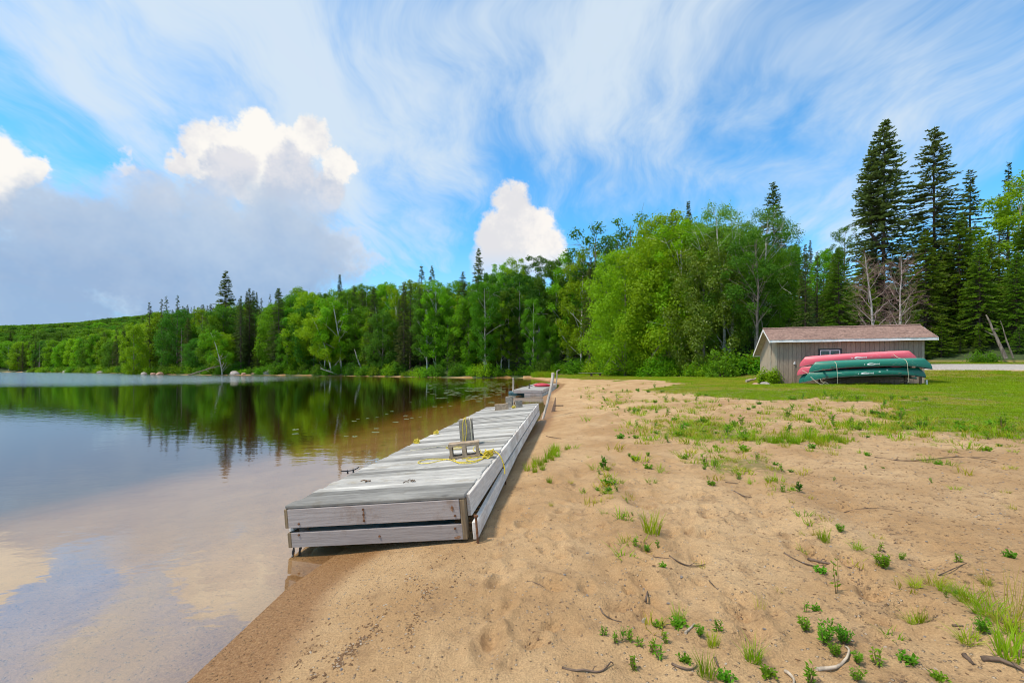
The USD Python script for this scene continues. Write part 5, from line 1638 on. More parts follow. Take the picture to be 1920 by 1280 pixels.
def far_woods():
    """The distant hillsides: woods that read as one mass."""
    rng = np.random.default_rng(91)
    pts = []
    while len(pts) < 9000:
        y = rng.uniform(150, 760)
        x = rng.uniform(-1.25, 0.15) * y
        if y < 320 and rng.random() < 0.3:
            continue
        pts.append((x, y))
    pts = np.array(pts)
    ok = shapely.contains_xy(FOREST, pts[:, 0], pts[:, 1]) & (poly_dist(pts[:, 0], pts[:, 1], FOREST_EDGE) > 42)
    pts = pts[ok]
    z = height(pts[:, 0], pts[:, 1], False)
    u = CU + FPX * pts[:, 0] / pts[:, 1]
    pi = UsdGeom.PointInstancer.Define(stage, '/World/distant_woods')
    protos = []
    for k, key, i in ((0, 'ash', 0), (1, 'ash', 2), (2, 'spruce', 2), (3, 'ash', 1), (4, 'thin', 0)):
        x = UsdGeom.Xform.Define(stage, f'/World/distant_woods/tree_kind_{k:03d}')
        x.GetPrim().GetReferences().AddInternalReference(K[key][i].GetPath())
        protos.append(x.GetPath())
    pi.CreatePrototypesRel().SetTargets(protos)
    which = rng.choice(5, len(pts), p=[0.34, 0.22, 0.20, 0.12, 0.12])
    H = rng.uniform(8, 14.5, len(pts))
    # none taller than the skyline
    line = np.interp(u, [-700, 0, 60, 150, 235, 300, 400, 600, 1200], [612, 611, 609, 604, 594, 590, 585, 560, 540])
    cap = EYE - (line - HV) / FPX * pts[:, 1] - z
    H = np.minimum(H, np.maximum(cap * rng.uniform(0.92, 1.06, len(pts)), 3.5))
    base = np.array([16, 16, 20, 16, 19.0])[which]
    s = H / base
    w = s * rng.uniform(1.1, 1.6, len(pts)) * np.where(np.isin(which, (2, 4)), 0.95, 1.1)
    pi.CreateProtoIndicesAttr(Vt.IntArray.FromNumpy(which.astype(np.int32)))
    pi.CreatePositionsAttr(Vt.Vec3fArray.FromNumpy(np.column_stack([pts, z - 0.1]).astype(np.float32)))
    pi.CreateScalesAttr(Vt.Vec3fArray.FromNumpy(np.column_stack([w, w, s]).astype(np.float32)))
    a = rng.uniform(0, np.pi, len(pts))
    pi.CreateOrientationsAttr([Gf.Quath(float(math.cos(q)), 0, 0, float(math.sin(q))) for q in a])
    tag(pi, 'distant wooded hillsides across the lake, reading as one mass', None, None, 'stuff')
    print('distant', len(pts))


far_woods()

# ------------------------------------------------------------------ grass, weeds, sticks and litter on the beach
def blades(rng, n, r, h0, h1, w, bend=0.5, spread=0.5):
    """Grass blades: bent strips of two quads and a tip."""
    vs, fs = [], []
    a = rng.uniform(0, 6.283, n)
    q = r * np.sqrt(rng.random(n))
    base = np.stack([np.cos(a) * q, np.sin(a) * q, np.full(n, -0.01)], 1)
    az = a + rng.normal(size=n) * 0.9
    h = rng.uniform(h0, h1, n)
    out = np.stack([np.cos(az), np.sin(az), np.zeros(n)], 1)
    side = np.stack([-np.sin(az), np.cos(az), np.zeros(n)], 1)
    turn = rng.uniform(-1, 1, n)[:, None]
    side = side * np.sqrt(1 - turn ** 2 * 0.6) + out * turn * 0.7
    lean = rng.uniform(0.1, 1.0, n) * spread
    pts = []
    for s, ww in ((0, 1.0), (0.5, 0.8), (1.0, 0.0)):
        c = base + out * (lean * h * s + bend * h * s ** 2.2 * lean)[:, None] + np.array([0, 0, 1.0]) * (h * s * (1 - 0.28 * lean * s))[:, None]
        pts += [c - side * (w * ww / 2), c + side * (w * ww / 2)] if ww else [c]
    v = np.stack(pts, 1).reshape(-1, 3)
    i = np.arange(n)[:, None] * 5
    return v, np.vstack([i + [0, 1, 3], i + [0, 3, 2], i + [2, 3, 4]])


def leafy_stems(rng, stems, h, r, leaf, pairs=5, narrow=0.36):
    wood, C, D, L = [], [], [], []
    for _ in range(stems):
        a = rng.uniform(0, 6.28)
        e = np.array([math.cos(a) * r * rng.uniform(0.2, 1), math.sin(a) * r * rng.uniform(0.2, 1), h * rng.uniform(0.65, 1.05)])
        b = np.array([e[0] * 0.15, e[1] * 0.15, -0.02])
        wood.append(tube([b, (b + e) / 2 + rng.normal(size=3) * 0.006, e], [0.0035, 0.003, 0.0015], 3, False))
        for k in range(pairs):
            s = 0.25 + 0.75 * k / (pairs - 1)
            for _ in range(2):
                p = b + (e - b) * s
                d = rng.normal(size=3) * [1, 1, 0.35] + [0, 0, 0.55]
                C.append(p), D.append(d), L.append(leaf * rng.uniform(0.7, 1.25) * (0.75 if s > 0.9 else 1))
    L = np.array(L)
    return cat_mesh(wood), streak_quads(np.array(C), np.array(D), L, L * narrow, rng)


G1 = np.random.default_rng(404)
GK = {}


def grass_kind(name, n, r, h0, h1, w, mat, **kw):
    k = kind_of(name)
    obj('blades', blades(G1, n, r, h0, h1, w, **kw), M[mat], k)
    return k


def weed_kind(name, stems, h, r, leaf, mat='weed', **kw):
    k = kind_of(name)
    s, l = leafy_stems(G1, stems, h, r, leaf, **kw)
    obj('stems', s, M['weed_stem'], k)
    obj('leaves', l, M[mat], k)
    return k


GK['tuft'] = [grass_kind('grass_tuft', n, 0.07, 0.10, 0.30, 0.008, 'grass') for n in (60, 80)]
GK['spiky'] = [grass_kind('spiky_grass', 70, 0.09, 0.10, 0.26, 0.009, 'grass', spread=1.0, bend=0.7), grass_kind('spiky_grass', 55, 0.08, 0.10, 0.24, 0.008, 'grass_dry', spread=1.0, bend=0.7)]
GK['tall'] = [grass_kind('tall_thin_grass', 26, 0.10, 0.25, 0.55, 0.005, 'grass_dry', spread=0.45)]
GK['seedling'] = [weed_kind('leafy_seedling', n, 0.13, 0.035, 0.045) for n in (3, 4, 5)]
GK['bush'] = [weed_kind('bushy_weed', n, 0.20, 0.13, 0.055, pairs=7) for n in (12, 18)]
GK['low'] = [weed_kind('low_weed', n, 0.05, 0.09, 0.045, pairs=4, narrow=0.55) for n in (8, 12)]
GK['dark'] = [weed_kind('dark_weed', 4, 0.26, 0.07, 0.10, 'leaf_deep', pairs=6, narrow=0.45)]
GK['stalk'] = [weed_kind('tall_stalk', 2, 0.28, 0.05, 0.05, pairs=6, narrow=0.3)]

WEEDS = [('tuft', 1222, 1006, 1.25, 'tall bright grass tuft standing alone on the bare sand'), ('seedling', 1190, 1032, 1.0, 'dark small weed left below the tall lone tuft'), ('bush', 1213, 1032, 0.6, 'low leafy weed just below the tall lone tuft'), ('seedling', 1234, 1035, 0.9, 'small leafy weed right below the tall lone tuft'),
         ('seedling', 1188, 1244, 1.05, 'leafy seedling beside the long bent stick'), ('seedling', 1131, 1186, 0.85, 'leftmost leafy seedling of the loose row above the bent stick'), ('seedling', 1152, 1200, 0.75, 'short seedling, second from left in the loose row'), ('seedling', 1166, 1194, 0.95, 'third seedling from left in the loose row'), ('seedling', 1180, 1196, 0.95, 'fourth seedling from left in the loose row'),
         ('seedling', 1198, 1204, 0.9, 'rightmost seedling of the loose row'), ('seedling', 1222, 1215, 1.0, 'reddish seedling left of a close pair'), ('seedling', 1236, 1228, 1.05, 'leafy seedling in front of a close pair'), ('seedling', 1247, 1203, 0.9, 'leafy seedling behind a close pair'), ('low', 1234, 1172, 0.9, 'flat weed with pale flower above the seedlings'),
         ('tuft', 1273, 1157, 0.55, 'small lime grass tuft above the leafy patch'), ('low', 1270, 1172, 1.1, 'flat dark green weed below the small lime tuft'), ('bush', 1312, 1190, 0.75, 'round leafy clump in the middle of the lower sand'), ('seedling', 1345, 1182, 1.1, 'bright leafy seedling right of the round clump'), ('tuft', 1337, 1210, 0.5, 'lime sprout below the round leafy clump'),
         ('low', 1285, 1237, 0.8, 'flat trefoil weed on the sand near the bottom'), ('tuft', 1325, 1268, 0.7, 'lime grass sprout at the bottom near the straight twig'), ('low', 1358, 1275, 1.0, 'flat round-leaved weed at the very bottom'), ('tuft', 1412, 1235, 0.7, 'thin grass sprout left of the big weed bush'), ('low', 1438, 1262, 0.9, 'reddish flat weed below the thin sprout'),
         ('bush', 1545, 1205, 1.25, 'biggest weed bush on the lower sand, above the bent white stick'), ('bush', 1510, 1180, 0.9, 'left side weed of the biggest bush'), ('bush', 1580, 1205, 0.95, 'right side weed of the biggest bush'), ('bush', 1565, 1228, 0.7, 'low weed touching the bent white stick'), ('bush', 1608, 1238, 0.7, 'leafy weed right of the bent white stick'),
         ('seedling', 1515, 1278, 1.3, 'lime seedling below the bent white stick'), ('bush', 1605, 1275, 0.7, 'leafy weed at the bottom right of the bent white stick'), ('seedling', 1645, 1240, 1.2, 'yellowish seedling right of the bent stick'), ('low', 1705, 1240, 1.0, 'flat green weed on open sand right of the seedlings'), ('low', 1758, 1268, 0.8, 'lone flat weed near the bottom of the open sand'),
         ('stalk', 1568, 1108, 0.9, 'tall looped green stalk standing alone on the sand'), ('tall', 1424, 1140, 0.55, 'dry thin grass stems standing alone'), ('seedling', 1510, 1140, 0.9, 'small seedling right of the dry stems'), ('low', 1531, 1140, 0.8, 'small flat weed between seedling and looped stalk'),
         ('low', 1540, 1064, 1.0, 'flat green leaf weed under the crossed sticks'), ('bush', 1655, 1068, 1.1, 'reddish branched weed at the head of the grass strip'), ('spiky', 1607, 1040, 0.9, 'spiky grass at the left end of the crossed sticks strip'), ('bush', 1690, 1045, 0.6, 'broad leafed weed right of the reddish one'), ('spiky', 1752, 1093, 1.25, 'spiky olive grass clump in the right hand strip'),
         ('spiky', 1715, 1100, 0.8, 'low spiky grass left of the olive clump'), ('spiky', 1770, 1112, 0.9, 'low spread grass under the olive clump'), ('spiky', 1800, 1120, 1.0, 'grass between the olive clump and the dense strip'), ('tuft', 1728, 1150, 0.5, 'sparse grass left of the dense strip'), ('spiky', 1712, 1148, 0.7, 'sprawling thin grass left of the dense strip'),
         ('spiky', 1818, 1142, 1.2, 'upper tuft of the dense grass strip'), ('spiky', 1850, 1165, 1.4, 'middle tuft of the dense grass strip'), ('spiky', 1880, 1185, 1.4, 'lower tuft of the dense grass strip'), ('spiky', 1905, 1205, 1.4, 'lowest tuft of the dense strip at the frame edge'), ('bush', 1842, 1200, 0.9, 'silvery leafed weed in the dense grass strip'),
         ('spiky', 1815, 1208, 1.0, 'spread grass below the silvery weed'), ('tall', 1880, 1150, 1.3, 'tall dry stems above the dense strip'), ('tall', 1908, 1165, 1.2, 'tall dry stems at the right frame edge'), ('tuft', 1895, 1240, 1.0, 'grass tuft above the dark fallen branch'), ('low', 1890, 1048, 1.1, 'flat dark green weed at right with pointed leaves'),
         ('spiky', 1850, 1088, 0.7, 'thin grass on the open sand at right'), ('seedling', 1795, 1055, 1.0, 'reddish seedling on the open sand at right'), ('dark', 1133, 880, 0.8, 'dark large leafed weed at the head of the left wheel strip'), ('stalk', 1157, 757, 1.9, 'tall yellow green plant standing on the far sand'), ('spiky', 1530, 1000, 0.8, 'grass in the strip above the crossed sticks'),
         ('bush', 1575, 1002, 0.75, 'leafy stem with grass above the crossed sticks'), ('tuft', 1545, 1010, 0.7, 'dense green grass knot above the crossed sticks'), ('low', 1335, 910, 1.2, 'flat bright grass mat in the middle sand'), ('bush', 1215, 855, 0.8, 'leafy low weed right of the dark one'), ('bush', 1180, 855, 0.7, 'low weed cluster near the dark one'),
         ('seedling', 1385, 895, 1.3, 'tall seedling right of the flat grass mat'), ('bush', 1320, 880, 0.7, 'bright low weed left of the tall seedling'), ('spiky', 1070, 905, 0.8, 'grass patch by the dock, below the tide of weeds'), ('tuft', 1030, 905, 0.6, 'grass tuft close to the dock side'), ('spiky', 1033, 951, 0.6, 'flat grass patch on bare sand near the dock'),
         ('seedling', 1096, 921, 1.0, 'yellow seedling on the sand between dock and wheel strip'), ('dark', 1500, 925, 0.5, 'low dark weed near the dark straight stick')]
for kind, u, v, s, label in WEEDS:
    x, y, z = on_ground(u, v)
    copy_of(GK[kind][int(G1.integers(len(GK[kind])))], {'tuft': 'grass_tuft', 'spiky': 'spiky_grass', 'tall': 'tall_thin_grass', 'seedling': 'leafy_seedling', 'bush': 'bushy_weed', 'low': 'low_weed', 'dark': 'dark_weed', 'stalk': 'tall_stalk'}[kind],
            label, 'grass tuft' if kind in ('tuft', 'spiky', 'tall') else 'weed', (x, y, z), G1.uniform(0, 6.28), s * {'seedling': 0.52, 'bush': 0.40, 'low': 0.56, 'spiky': 0.37, 'tuft': 0.68, 'tall': 0.46}.get(kind, 0.8))
# the thick tuft row across the middle of the sand
for k, u in enumerate(np.linspace(1436, 1585, 17)):
    x, y, z = on_ground(u, 828 + 5 * math.sin(k * 1.3))
    copy_of(GK['tuft'][k % 2], 'grass_tuft', 'thick green tuft in the row across the middle of the sand', 'grass tuft', (x, y, z), G1.uniform(0, 6.28), G1.uniform(0.55, 1.0), 'tufts in the row across the sand')
for k in range(14):
    x, y, z = on_ground(1052 + G1.uniform(-14, 14) - k * 4.5, 842 + k * 3.4)
    copy_of(GK['tuft'][k % 2], 'grass_tuft', 'green tuft close along the beach side of the long dock', 'grass tuft', (x, y, z), G1.uniform(0, 6.28), G1.uniform(0.45, 0.8), 'tufts along the dock')


def instances(name, protos, pts, scales, which, label, rng, tilt=0.0):
    pi = UsdGeom.PointInstancer.Define(stage, '/World/' + name)
    targets = []
    for k, p in enumerate(protos):
        x = UsdGeom.Xform.Define(stage, f'/World/{name}/clump_{k:03d}')
        x.GetPrim().GetReferences().AddInternalReference(p.GetPath())
        targets.append(x.GetPath())
    pi.CreatePrototypesRel().SetTargets(targets)
    pi.CreateProtoIndicesAttr(Vt.IntArray.FromNumpy(np.asarray(which, np.int32)))
    pi.CreatePositionsAttr(Vt.Vec3fArray.FromNumpy(np.asarray(pts, np.float32)))
    pi.CreateScalesAttr(Vt.Vec3fArray.FromNumpy(np.repeat(np.asarray(scales, np.float32)[:, None], 3, 1)))
    pi.CreateOrientationsAttr([Gf.Quath(float(math.cos(q)), float(tilt * math.sin(q * 7)), 0, float(math.sin(q))) for q in rng.uniform(0, np.pi, len(pts))])
    tag(pi, label, None, None, 'stuff')


def in_view(x, y, m=60):
    u = CU + FPX * x / np.maximum(y, 0.1)
    return (y > 0.8) & (u > -m) & (u < 1920 + m)


def lawn():
    rng = np.random.default_rng(21)
    turf = [grass_kind('turf_clump', 34, 0.15, 0.025, 0.075, 0.008, 'grass', spread=0.8), grass_kind('turf_clump', 34, 0.15, 0.02, 0.065, 0.008, 'grass', spread=0.9), grass_kind('turf_clump', 26, 0.15, 0.02, 0.06, 0.008, 'grass_dry', spread=0.9)]
    n = 420000
    y = rng.uniform(0, 86, n)
    x = rng.uniform(2, 60, n)
    keep = in_view(x, y, 1500)
    x, y = x[keep], y[keep]
    r = np.hypot(x, y)
    keep = rng.random(len(x)) < np.clip(20.0 / r, 0.22, 1) ** 1.6
    x, y = x[keep], y[keep]
    g = grass_cover(x, y)
    inside = shapely.contains_xy(FOREST, x, y)
    road = poly_dist(x, y, ROAD)
    keep = (rng.random(len(x)) < np.clip((g - 0.42) * 2.4, 0, 1)) & ~inside & (road > 3.0)
    x, y, g = x[keep], y[keep], g[keep]
    q = (np.stack([x, y], 1) - SC) @ np.stack([E1, E2], 1)
    keep = ~((q[:, 0] > -0.05) & (q[:, 0] < SL + 0.05) & (q[:, 1] > -0.05) & (q[:, 1] < SD))
    x, y = x[keep], y[keep]
    r = np.hypot(x, y)
    dry = fbm2(x, y, 0.35, 3, 61) > 0.02
    which = np.where(dry & (rng.random(len(x)) < 0.75), 2, rng.integers(0, 2, len(x)))
    instances('lawn_grass', turf, np.column_stack([x, y, height(x, y)]), rng.uniform(0.7, 1.25, len(x)) * np.clip(r / 22, 1, 1.7), which, 'short bright green turf in front of the shed and along the wood', rng)
    print('lawn', len(x))


lawn()


def sparse():
    rng = np.random.default_rng(22)
    kinds = [grass_kind('sparse_grass', 18, 0.07, 0.05, 0.14, 0.010, 'grass', spread=1.0), grass_kind('sparse_grass', 16, 0.08, 0.04, 0.13, 0.010, 'grass_dry', spread=1.1),
             GK['low'][0], GK['seedling'][0]]
    n = 90000
    y = rng.uniform(1.6, 34, n)
    x = rng.uniform(-0.6, 21, n)
    keep = in_view(x, y, 20)
    x, y = x[keep], y[keep]
    d = shore_dist(x, y)
    g = grass_cover(x, y)
    mid = np.exp(-((y - 11.5) / 5.5) ** 2)
    rut = np.maximum(np.exp(-(poly_dist(x, y, RUTS[0]) / 0.16) ** 2), np.exp(-(poly_dist(x, y, RUTS[1]) / 0.20) ** 2) * 0.8) * sstep(fbm2(x, y, 1.8, 3, 70), -0.12, 0.10)
    spots = sstep(fbm2(x, y, 0.85, 4, 71), 0.02, 0.14)
    p = np.where(g > 0.60, 0.0, np.clip((g - 0.08) * 1.5, 0, 1) * (0.12 + 0.6 * mid)) + 0.004 + (0.26 * mid * spots + 0.035 * mid + 0.60 * rut) * sstep(d, 1.5, 3.0) * (g < 0.6)
    keep = (rng.random(len(x)) < p * 0.62) & (d > 1.45) & ~shapely.contains_xy(FOREST, x, y)
    x, y = x[keep], y[keep]
    which = rng.choice(4, len(x), p=[0.48, 0.36, 0.10, 0.06])
    instances('sparse_beach_grass', kinds, np.column_stack([x, y, height(x, y)]), rng.uniform(0.45, 1.15, len(x)) * np.clip(y / 7, 0.62, 1.25) * rng.choice([0.7, 1.0, 1.4], len(x)), which, 'thin scattered grass and tiny weeds on the sand', rng)
    print('sparse', len(x))


sparse()


# sticks
def stick(pixels, r, mat, label, seed=0, twigs=0):
    rng = np.random.default_rng(seed)
    pts = [on_ground(u, v) for u, v in pixels]
    c = np.array(pts[0])
    p = np.array(pts) - c + [0, 0, r * 0.8]
    p[1:-1, 2] += rng.uniform(0, r * 1.2, len(p) - 2)
    t = thing('fallen_stick', label, 'stick', tuple(c))
    path = smooth_path(p, 5 * len(p))
    path += np.cumsum(rng.normal(size=path.shape), 0) * r * 0.12
    obj('stem', tube(path, np.linspace(r, r * 0.45, len(path)), 6), M[mat], t, smooth=60)
    for k in range(twigs):
        a = path[int(len(path) * rng.uniform(0.25, 0.8))]
        b = a + (path[-1] - path[0]) * rng.uniform(0.12, 0.25) + np.array([rng.normal() * 0.05, rng.normal() * 0.06, rng.uniform(0.0, 0.03)])
        obj('twig', tube([a, (a + b) / 2 + [0, 0, 0.01], b], [r * 0.5, r * 0.4, r * 0.2], 4), M[mat], t)


stick([(1054, 1253), (1082, 1259), (1100, 1258), (1126, 1260), (1142, 1250), (1149, 1238)], 0.006, 'stick', 'long thin bent stick with an upturned end on the lower sand', 1, 1)
stick([(1470, 1036), (1505, 1047), (1535, 1050)], 0.007, 'stick', 'thin curved stick crossed with a thicker one in the right sand', 2)
stick([(1515, 1041), (1550, 1047), (1598, 1057)], 0.011, 'stick', 'thicker straight stick of the crossed pair in the right sand', 3, 1)
stick([(1530, 1256), (1558, 1250), (1580, 1236), (1587, 1222), (1582, 1213)], 0.009, 'pale_stick', 'bleached bent stick curling round the big weed bush', 4)
stick([(1472, 1255), (1486, 1270), (1487, 1280)], 0.008, 'pale_stick', 'pale forked stick at the bottom left of the bleached one', 5)
stick([(1838, 1236), (1880, 1247), (1922, 1264)], 0.012, 'stick', 'dark thick branch at the lower right corner', 6)
stick([(1808, 1223), (1826, 1237)], 0.012, 'stick', 'short dark stick left of the thick branch at the lower right', 7)
stick([(1377, 922), (1394, 928), (1411, 934)], 0.010, 'stick', 'straight dark stick on the middle sand', 8)
stick([(1360, 905), (1385, 906)], 0.006, 'stick', 'short thin twig above the straight dark stick', 9)
stick([(1255, 1050), (1285, 1059), (1323, 1058)], 0.006, 'stick', 'slender twig below the tall lone grass tuft', 10, 1)
stick([(1225, 1053), (1260, 1056)], 0.004, 'stick', 'faint thin twig left of the slender one', 11)
stick([(1126, 1138), (1143, 1156), (1165, 1160)], 0.005, 'stick', 'wiry bent twig on the sand above the seedlings', 12, 1)
stick([(1284, 1185), (1300, 1165)], 0.008, 'pale_stick', 'pale straight stick leaning by the round leafy clump', 13)
stick([(1206, 1163), (1213, 1150)], 0.011, 'pale_stick', 'short stubby pale stick left of the trefoil weeds', 14)
stick([(1211, 1130), (1214, 1110)], 0.008, 'stick', 'small upright broken twig above the stubby stick', 15)
stick([(1260, 1246), (1290, 1258), (1306, 1246)], 0.006, 'stick', 'thin twig under the flat trefoil weed', 16)
stick([(1340, 1236), (1351, 1256)], 0.007, 'stick', 'dark short stick on the sand at the bottom middle', 17)
stick([(1583, 948), (1640, 951), (1690, 961)], 0.004, 'stick', 'long wiry stem lying on the right sand', 18, 1)
stick([(1640, 859), (1700, 863), (1800, 858), (1890, 868)], 0.008, 'stick', 'long low twig on the gravelly sand at the right', 19, 2)
stick([(1330, 1085), (1345, 1105)], 0.005, 'stick', 'thin slanting twig on the bare middle sand', 20)
stick([(1024, 818), (1052, 824)], 0.010, 'stick', 'dark wet stick at the foot of the dock side', 21)
stick([(1785, 1174), (1808, 1180)], 0.008, 'stick', 'short dark twig left of the silvery weed', 22)
stick([(988, 1091), (1005, 1095), (1020, 1100)], 0.004, 'stick', 'fine twig on the trodden sand left of the paw dents', 23)
stick([(1760, 1075), (1812, 1060)], 0.004, 'stick', 'thin rising stem beside the olive grass clump', 24)


def chips():
    """Bark crumbs, dead leaves and seaweed scraps, too small to count."""
    rng = np.random.default_rng(23)
    k = kind_of('wood_chip')
    q = trimesh.creation.icosphere(1, 0.5)
    v, f = vf(q)
    obj('chip', (v * [1.0, 0.5, 0.28] * (1 + 0.3 * rng.normal(size=(len(v), 1)).clip(-1, 1)), f), M['chip'], k)
    k2 = kind_of('pale_chip')
    obj('chip', (v * [1.0, 0.45, 0.3] * (1 + 0.3 * rng.normal(size=(len(v), 1)).clip(-1, 1)), f), M['pale_stick'], k2)
    k3 = kind_of('small_stone')
    obj('stone', (v * [1.0, 0.8, 0.55], f), M['rock'], k3, smooth=60)
    pts, size, which = [], [], []
    for line, w, n in (([(905, 1062), (870, 1080), (800, 1110), (740, 1140), (700, 1180), (650, 1225), (560, 1280)], 10, 520), ([(800, 1080), (795, 1120), (775, 1160), (770, 1200)], 9, 260), ([(850, 1045), (780, 1075), (720, 1100)], 14, 170), ([(700, 1175), (665, 1215), (615, 1262)], 7, 330), ([(610, 1185), (590, 1215), (500, 1275)], 8, 140)):
        p = smooth_path(np.array(line, float), 200)
        c = p[rng.integers(0, 200, n)] + rng.normal(size=(n, 2)) * w * rng.choice([0.4, 0.9, 2.2], (n, 1))
        clump = meshkit.noise(np.column_stack([c * 0.06, np.zeros(n)]), 9) > 0.47
        c = c[clump & (c[:, 0] > 300) & (c[:, 1] < 1310)]
        z = np.full(len(c), 0.12)
        for _ in range(4):
            yy = FPX * (EYE - z) / (c[:, 1] - HV)
            z = height((c[:, 0] - CU) / FPX * yy, yy, False)
        for q2, yq in zip(c, yy):
            pts.append(((q2[0] - CU) / FPX * yq, yq, 0)), size.append(rng.uniform(0.004, 0.017) * rng.choice([0.6, 1, 1.3])), which.append(0 if rng.random() < 0.85 else 1)
    n = 15000
    y = rng.uniform(1.7, 20, n) ** 1.0
    x = rng.uniform(-1.5, 1.15, n) * y
    keep = in_view(x, y, 10) & (shore_dist(x, y) > 0.5)
    for a, b in zip(x[keep], y[keep]):
        dens = np.clip((a - 0.28 * b + 0.4) / 3, 0.18, 1)
        if rng.random() < dens:
            pts.append((a, b, 0)), size.append(rng.uniform(0.006, 0.02) * (1 + b / 12)), which.append(rng.choice(3, p=[0.72, 0.13, 0.15]))
    pts = np.array(pts)
    pts[:, 2] = height(pts[:, 0], pts[:, 1]) + 0.002
    instances('beach_litter', [k, k2, k3], pts, size, which, 'bark crumbs, dead leaf scraps and small stones strewn on the sand', rng, 0.25)
    print('litter', len(pts))


chips()


# ------------------------------------------------------------------ water's edge: lilies, rocks, driftwood
def lilies():
    rng = np.random.default_rng(31)
    vs = []
    for _ in range(900):
        u, v = rng.normal(905, 52), 706 + abs(rng.normal(0, 1)) * 14 + 8
        if not (800 < u < 965 and 709 < v < 756) or (v > 728 and u > 948):
            continue
        if float(meshkit.noise(np.array([[u * 0.05, v * 0.25, 1.0]]), 3)[0]) < 0.42:
            continue
        p = at(u, v, 0.0)
        r = rng.uniform(0.07, 0.15) * (1 + p[1] / 90)
        a = np.linspace(0.25, 2 * np.pi - 0.25, 9) + rng.uniform(0, 6.28)
        ring = np.stack([p[0] + np.cos(a) * r, p[1] + np.sin(a) * r, 0.010 + 0.012 * rng.random(9)], 1)
        vs.append((np.vstack([[[p[0], p[1], 0.008]], ring]), np.array([[0, k, k + 1] for k in range(1, 9)])))
    tag(obj('lily_pads', cat_mesh(vs), M['pad']), 'bed of small lily pads on the still water off the farther dock', None, None, 'stuff')
    k = kind_of('floating_pad')
    a = np.linspace(0.25, 2 * np.pi - 0.25, 11)
    obj('pad', (np.vstack([[[0, 0, 0.006]], np.stack([np.cos(a), np.sin(a) * 0.8, 0.008 + 0.05 * (np.arange(11) % 3 == 0)], 1)]), np.array([[0, k2, k2 + 1] for k2 in range(1, 11)])), M['pad'], k)
    for u, v in ((725, 776), (735, 771), (760, 779), (742, 791), (707, 782), (671, 785), (690, 784), (664, 789), (780, 719), (770, 754), (788, 781), (706, 803), (704, 810), (665, 818), (649, 817), (554, 805), (554, 813), (870, 752), (840, 754), (828, 763), (815, 762), (845, 761), (772, 783), (762, 785)):
        p = at(u, v, 0.004)
        copy_of(k, 'floating_pad', 'single pale pad floating on the dark open water off the long dock', 'lily pad', p, rng.uniform(0, 6.28), rng.uniform(0.06, 0.11), 'single pads on the open water')


lilies()


def rocks():
    rng = np.random.default_rng(41)
    for k, (u, v, y, s, mat, label) in enumerate(((440, 702, 117, 1.3, 'rock', 'grey boulder on the waterline left of the leaning birches'), (457, 703, 116.5, 0.6, 'red_rock', 'small reddish rock right of the grey boulder'), (476, 703, 116.5, 0.5, 'red_rock', 'small reddish rock second right of the grey boulder'), (300, 702, 128, 1.0, 'red_rock', 'flat reddish ledge rock on the point'), (287, 702, 129, 0.8, 'red_rock', 'low reddish rock left on the point'),
                                               (270, 702, 131, 0.9, 'rock', 'pale low rock at the tip of the point'), (126, 693, 198, 1.6, 'rock', 'pale boulder on the far shore'), (188, 696, 178, 1.0, 'rock', 'pale small rock at the end of the far spit'), (640, 703, 110.5, 0.5, 'rock', 'small pale stone on the bank left of the white trunk'), (650, 703, 110, 0.4, 'rock', 'smallest pale stone on the bank left of the white trunk'),
                                               (504, 690, 117, 1.4, 'rock', 'pale rock face low in the bank under the trees'), (1417, 721, 24.0, 0.16, 'red_rock', 'reddish stone under the shrub at the shed corner'), (1434, 720, 23.9, 0.22, 'rock', 'grey stone under the shrub at the shed corner'))):
        x = (u - CU) / FPX * y
        q = trimesh.creation.icosphere(2, 1.0)
        v_, f = vf(q)
        v_ = v_ * (1 + 0.45 * (meshkit.fbm(v_ * 1.3 + k * 7.1, 3, 4) - 0.5))[:, None] * [1.2, 0.8, 0.62] * s
        r = obj('shore_rock', (v_, f), M[mat], smooth=35)
        place(r, (x, y, max(ground_at(x, y), 0.0) + 0.12 * s), rng.uniform(0, 6))
        tag(r, label, 'rock')


rocks()


def log(p0, p1, r, label, mat='pale_stick', name='driftwood_log', branches=4, seed=0):
    rng = np.random.default_rng(seed)
    p0, p1 = np.array(p0), np.array(p1)
    t = thing(name, label, 'log', tuple(p0))
    d = p1 - p0
    path = np.array([d * s for s in np.linspace(0, 1, 7)]) + np.cumsum(rng.normal(size=(7, 3)), 0) * r * 0.25
    obj('trunk', tube(path, np.linspace(r, r * 0.35, 7), 7), M[mat], t, smooth=60)
    for k in range(branches):
        a = path[int(rng.integers(2, 6))]
        b = a + d * rng.uniform(0.08, 0.2) + rng.normal(size=3) * np.linalg.norm(d) * 0.10
        obj('branch', tube([a, (a + b) / 2, b], [r * 0.35, r * 0.25, r * 0.1], 4), M[mat], t)


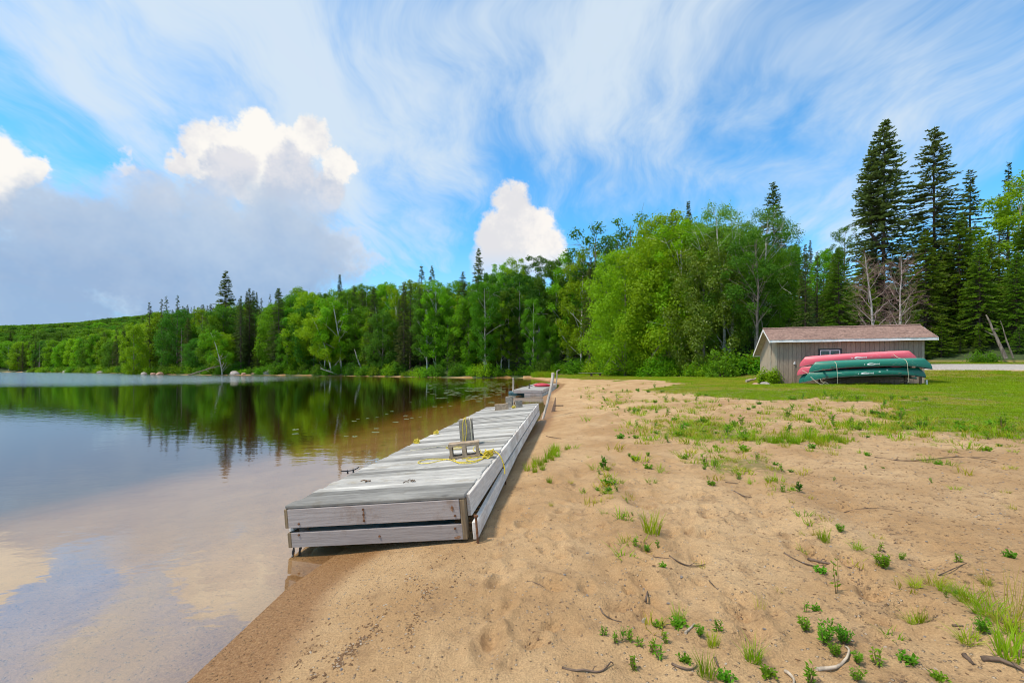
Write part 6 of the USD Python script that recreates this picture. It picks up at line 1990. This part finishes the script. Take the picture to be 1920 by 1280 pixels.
log(at_depth(350, 704, 118.2), at_depth(420, 683, 117.2), 0.18, 'fallen dead trunk slanting down to the water under the stooping tree', 'bark', seed=1, branches=7)
log(at_depth(700, 705, 105.5), at_depth(727, 693, 104.5), 0.12, 'pale dead branch leaning from the bank into the water', seed=2)
log(at_depth(641, 704, 110.6), at_depth(600, 690, 108.5), 0.14, 'pale stem lying low over the water under the bending birch', 'birch', seed=3)
log(at_depth(678, 693, 110.2), at_depth(664, 655, 110.8), 0.22, 'white leaning trunk on the bank, brightest stem across the bay', 'birch', name='leaning_snag', seed=4, branches=1)
log(at_depth(710, 640, 107), at_depth(705, 575, 107), 0.14, 'straight white stem standing against dark firs across the bay', 'birch', name='white_snag', seed=5, branches=2)
log(at_depth(1887, 670, 33.8), at_depth(1853, 588, 34.4), 0.13, 'leaning pale barked trunk beside the gravel track', 'bark', name='leaning_snag', seed=6, branches=2)
log(at_depth(1900, 671, 33.6), at_depth(1876, 600, 34.2), 0.06, 'thinner leaning stem right of the pale barked trunk', 'bark', name='leaning_snag', seed=7, branches=2)
log(at_depth(1400, 713, 27.2), at_depth(1420, 709, 27.6), 0.10, 'grey log lying beside the shed behind the corner shrub', seed=8, branches=1)

# a plank bench at the edge of the wood
bx, by, bz = on_ground(1112, 705)
t = thing('plank_bench', 'low grey plank bench at the edge of the wood', 'bench', (bx, by, bz), 0.05)
obj('seat', board((-1.9, -0.17, 0.36), (1.9, 0.17, 0.42)), M['pole'], t)
obj('support', board((-0.35, -0.14, -0.1), (-0.1, 0.14, 0.36)), M['stick'], t)
obj('support', board((0.85, -0.14, -0.1), (1.05, 0.14, 0.36)), M['stick'], t)
for dx in (-2.3, 1.3):
    pass

# shrub at the corner of the shed
corner = shrub('corner_shrub', 330, 0.95, 0.52, 2600, 0.10, M['leaf_bright'])
p = shed_point(-0.30, -0.15)
copy_of(corner, 'corner_shrub', 'bright green shrub growing at the corner of the shed', 'shrub', (p[0], p[1], ground_at(p[0], p[1]) - 0.03), 0.0, 1.0)
reed = grass_kind('bright_reed_clump', 260, 0.9, 0.5, 1.2, 0.035, 'grass')
for k in range(7):
    x, y, z = on_ground(1006 + k * 4.2, 707)
    copy_of(reed, 'reed_clump', 'bright lime clump of reeds on the bank behind the farther dock', 'reeds', (x, y, z), k * 1.1, 1.05, 'lime reeds on the bank')
